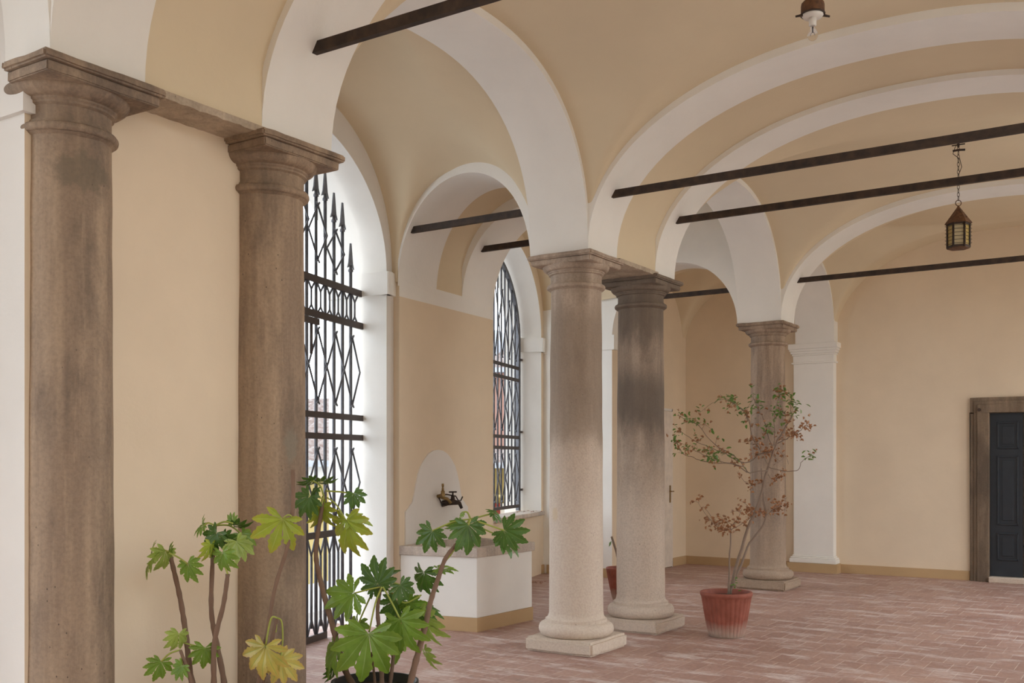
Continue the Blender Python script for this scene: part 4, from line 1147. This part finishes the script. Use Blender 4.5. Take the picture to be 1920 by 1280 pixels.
LL = [((310, 1034), (292, 1073), 0, .6, 'leaf_light', .3, 0), ((290, 1040), (262, 1082), 0, .35, 'leaf_light', .35, 0), ((284, 1034), (291, 1012), .02, .35, 'leaf_light', .2, 0),
      ((352, 1055), (366, 1090), -.05, .95, 'leaf_green', .2, .1), ((319, 1034), (322, 1016), 0, .6, 'leaf_green', .2, 0),
      ((381, 986), (362, 1002), 0, .5, 'leaf_green', .25, 0), ((381, 990), (380, 966), .03, .4, 'leaf_green', .25, 0), ((407, 998), (385, 1035), -.05, .9, 'leaf_dark', .3, .1), ((437, 979), (430, 960), .02, .9, 'leaf_green', .2, .2), ((440, 985), (472, 984), .04, .4, 'leaf_dark', .3, 0),
      ((453, 1001), (476, 1032), .05, .6, 'leaf_green', .3, 0), ((417, 1035), (427, 1074), -.12, .9, 'leaf_green', .25, .1), ((443, 1014), (465, 1050), -.05, .7, 'leaf_light', .3, 0),
      ((400, 1010), (388, 1045), -.02, .5, 'leaf_dark', .3, 0), ((395, 1020), (385, 1052), -.08, .4, 'leaf_lime', .3, 0), ((420, 1005), (440, 1030), 0, .8, 'leaf_dark', .3, 0),
      ((335, 1187), (326, 1224), -.08, .6, 'leaf_light', .4, 0), ((330, 1192), (316, 1212), 0, .5, 'leaf_green', .4, 0), ((302, 1240), (288, 1276), -.1, .8, 'leaf_green', .2, 0), ((342, 1247), (328, 1274), -.12, .9, 'leaf_green', .2, 0),
      ((384, 1214), (378, 1254), -.05, .9, 'leaf_green', .2, .1), ((404, 1225), (412, 1232), 0, .5, 'leaf_green', .2, 0),
      ((530, 972), (505, 1038), -.08, .97, 'leaf_lime', .2, .05), ((498, 1211), (488, 1274), -.12, .95, 'leaf_yellow', .35, 0),
      ((526, 1236), (560, 1276), -.02, .9, 'leaf_yellow', .35, 0), ((500, 1235), (480, 1262), .06, .7, 'leaf_yellow', .35, 0)]
for i, (j, t_, dj, w, mt, dr, dep) in enumerate(LL):
    leaf_px(ls, j, t_, LD + dj, w, mt, 100 + i, dr, 7 if (i in (22, )) else 9, dep, 105 if i == 22 else 118)

# ------------------------------------------------------------------ small things
def litter(name, x, y, z, n, s, label, cat):
    mb = MB(); mb.data = None
    for k in range(n):
        p = Vector((x + random.gauss(0, s), y + random.gauss(0, s), z + .004 + random.random() * .012))
        a = random.uniform(0, 6.28); L = random.uniform(.03, .06)
        d_ = Vector((math.cos(a), math.sin(a), random.uniform(-.05, .25))); q = Vector((-math.sin(a), math.cos(a), .2))
        mb.add([p, p + d_ * L * .5 + q * L * .3, p + d_ * L, p + d_ * L * .5 - q * L * .3 + Vector((0, 0, .01))], [(0, 1, 2, 3)])
    o_ = mb.build(name, 'dry_leaf', fix=False); return tag(o_, label, cat, kind='stuff')
q = P(1008, 1093, 3040 / 228.); litter('dry_leaves', q.x, q.y, 0, 14, .05, 'few dry brown leaves on the floor left of the middle column', 'leaves')
q = Wz(4.5, .08, .90); litter('dry_leaves', q.x, q.y, .90, 14, .09, 'dry brown leaves lying on the stone window sill', 'leaves')
# nub on the vault
q = P(1056, 171, 8.05)
for _k in range(60):
    yy = q.y
    if q.z > nave_z(1)(q.x, q.y, 0, 0) - .01: break
    q = P(1056, 171, 8.05 + _k * .02)
mb = MB().lathe([(0, -.015), (.011, -.008), (.013, .003), (.007, .018), (0, .022)], n=10); mb.v = [(v[0] + q.x, v[1] + q.y, v[2] + q.z) for v in mb.v]
tag(mb.build('iron_stub', 'iron_dark'), 'tiny dark stub sticking out of the cream vault above the middle column', 'stub')
# ------------------------------------------------------------------ town outside
def house(x, y, rot, w, d, zbase, zeave, rise, wallmat, label, roofside=1, extras=None):
    root = bpy.data.objects.new('house', None); COL.objects.link(root); root.location = (x, y, zbase); root.rotation_euler = (0, 0, rot)
    tag(root, label, 'house', 'houses beyond the grilles')
    H = zeave - zbase
    wl_ = MB().box(-w / 2, w / 2, 0, d, 0, H).build('walls', wallmat, root)
    # pitched roof facing the viewer made of rows of half-round tiles
    mb = MB(); nt_ = int(w / .24)
    o_ = .35; L = d / 2 + o_
    vs = []
    nseg = nt_ * 6
    rows = 14
    for j in range(rows + 1):
        for i in range(nseg + 1):
            xx = -w / 2 - .2 + (w + .4) * i / nseg
            yy = -o_ + L * j / rows
            vs.append((xx, yy, H + .05 + rise * (j / rows) + .07 * abs(math.sin(math.pi * i / 6)) + (.03 if j % 2 else 0)))
    m_ = nseg + 1
    mb.add(vs, [(j * m_ + i, j * m_ + i + 1, (j + 1) * m_ + i + 1, (j + 1) * m_ + i) for j in range(rows) for i in range(nseg)], 0, True)
    mb.add([(-w / 2 - .2, d / 2, H + rise), (w / 2 + .2, d / 2, H + rise), (w / 2 + .2, d + .3, H - .1), (-w / 2 - .2, d + .3, H - .1)], [(0, 1, 2, 3)])
    mb.build('tiled_roof', 'roof_tile', root, fix=False)
    MB().box(-w / 2 - .25, w / 2 + .25, -o_ - .12, -o_, H - .02, H + .10).build('gutter', 'grey_metal', root)
    if extras: extras(wl_, w, d, H)
    return root
def rot_to(px): return math.atan2(0, 1)
# yellow house seen through the gate
hp = P(548, 865, 20.)
def ex_y(root, w, d, H):
    MB().box(-w / 2, w / 2, -.03, 0, H - .25, H - .02).build('eave_band', 'white', root)
    for k in range(3):
        f_ = MB().box(-w / 2 + 1.3 + 3 * k, -w / 2 + 2.3 + 3 * k, -.04, 0, .9, 2.6).build('window', 'grey_metal', root)
house(hp.x, hp.y, TH - .25, 4.2, 6.0, -2.2, 1.52, 1.05, 'yellow_wall', 'yellow house with weathered tile roof seen through the iron gate', extras=ex_y)
hp = P(500, 865, 30.)
house(hp.x, hp.y, TH - .25, 9, 6.5, -2.2, 2.55, 1.0, 'pale_wall', 'pale house with a tile roof rising behind the yellow house', extras=None)
# pink house seen through the window grille
hp = P(905, 865, 27.)
def ex_p(root, w, d, H):
    MB().box(w / 2 - 2.5, w / 2 - 1.6, 1.2, 2.0, H, H + 1.3).build('chimney', 'grey_metal', root)
house(hp.x, hp.y, TH - .3, 3.2, 7, -2.2, 3.95, 1.2, 'pink_wall', 'tall pink house seen through the window grille', extras=ex_p)
hp = P(902, 865, 22.)
def ex_l(root, w, d, H):
    for k in range(3):
        MB().box(-w / 2 + .3 + 1.0 * k, -w / 2 + .9 + 1.0 * k, -.05, 0, .8, 2.9).build('shutter', 'red_paint', root)
    MB().box(-w / 2, w / 2, -.9, 0, H - .62, H - .58).build('awning', 'yellow_wall', root)
    MB().box(-w / 2 + 1.0, w / 2, -.04, 0, 0.8, 2.9).build('pale_pane', 'porcelain', root)
house(hp.x, hp.y, TH - .3, 2.9, 4, -2.2, 1.48, .35, 'yellow_wall', 'low annex with red shutters and a yellow awning in front of the pink house', extras=ex_l)
# hills
mb = MB(); vs = []; nn = 60
for i in range(nn + 1):
    a = -1.2 + 1.5 * i / nn
    D_ = 420
    r_ = math.tan(max(-1.3, a)) * D_ if abs(a) < 1.3 else 0
    h_ = 14 + 22 * (noise.noise(Vector((a * 3, 1.7, 0))) + .4) + 3 * noise.noise(Vector((a * 25, 0, 0)))
    base = Vector((CT * r_ - ST * D_, ST * r_ + CT * D_, 0))
    for (k, (f_, z)) in enumerate(((1., -12), (1.0, h_ * .3), (1.15, h_), (1.5, h_ * .5))): vs.append((base.x * f_, base.y * f_, z))
mb.add(vs, [(i * 4 + j, i * 4 + j + 1, (i + 1) * 4 + j + 1, (i + 1) * 4 + j) for i in range(nn) for j in range(3)], 0, True)
struct('ground', mb, 'hill', fix=False)

# ------------------------------------------------------------------ light, world, camera
wd = bpy.data.worlds.new('overcast'); SC.world = wd; wd.use_nodes = True
nt = wd.node_tree; bg = nt.nodes['Background']
tc = nt.nodes.new('ShaderNodeTexCoord'); sp = nt.nodes.new('ShaderNodeSeparateXYZ'); nt.links.new(tc.outputs['Generated'], sp.inputs[0])
rp = ramp(nt, sp.outputs[2], [(.0, (.88, .94, 1.0)), (.5, (.82, .90, 1.0))])
nt.links.new(rp, bg.inputs[0]); bg.inputs[1].default_value = 4.2
sun = bpy.data.lights.new('soft_sun', 'SUN'); sun.energy = .3; sun.angle = R(40); sun.color = (1, .97, .93)
so = bpy.data.objects.new('soft_sun', sun); COL.objects.link(so); so.rotation_euler = (R(50), 0, R(60))
cam = bpy.data.cameras.new('camera'); co = bpy.data.objects.new('camera', cam); COL.objects.link(co)
cam.sensor_fit = 'HORIZONTAL'; cam.sensor_width = 36; cam.lens = 36 * F / 1920.
cam.shift_x = 0; cam.shift_y = (HY - 640) / 1920.
co.location = (0, 0, EYE); co.rotation_euler = (R(90), 0, TH)
cam.clip_end = 2000; cam.clip_start = .05
SC.camera = co
SC.view_settings.view_transform = 'Standard'; SC.view_settings.look = 'None'
SC.view_settings.gamma = 1; SC.view_settings.exposure = 0.; SC.view_settings.use_curve_mapping = False
SC.cycles.use_adaptive_sampling = True; SC.cycles.adaptive_threshold = .02
SC.cycles.max_bounces = 12; SC.cycles.diffuse_bounces = 8; SC.cycles.use_denoising = True
SC.cycles.sample_clamp_indirect = 6
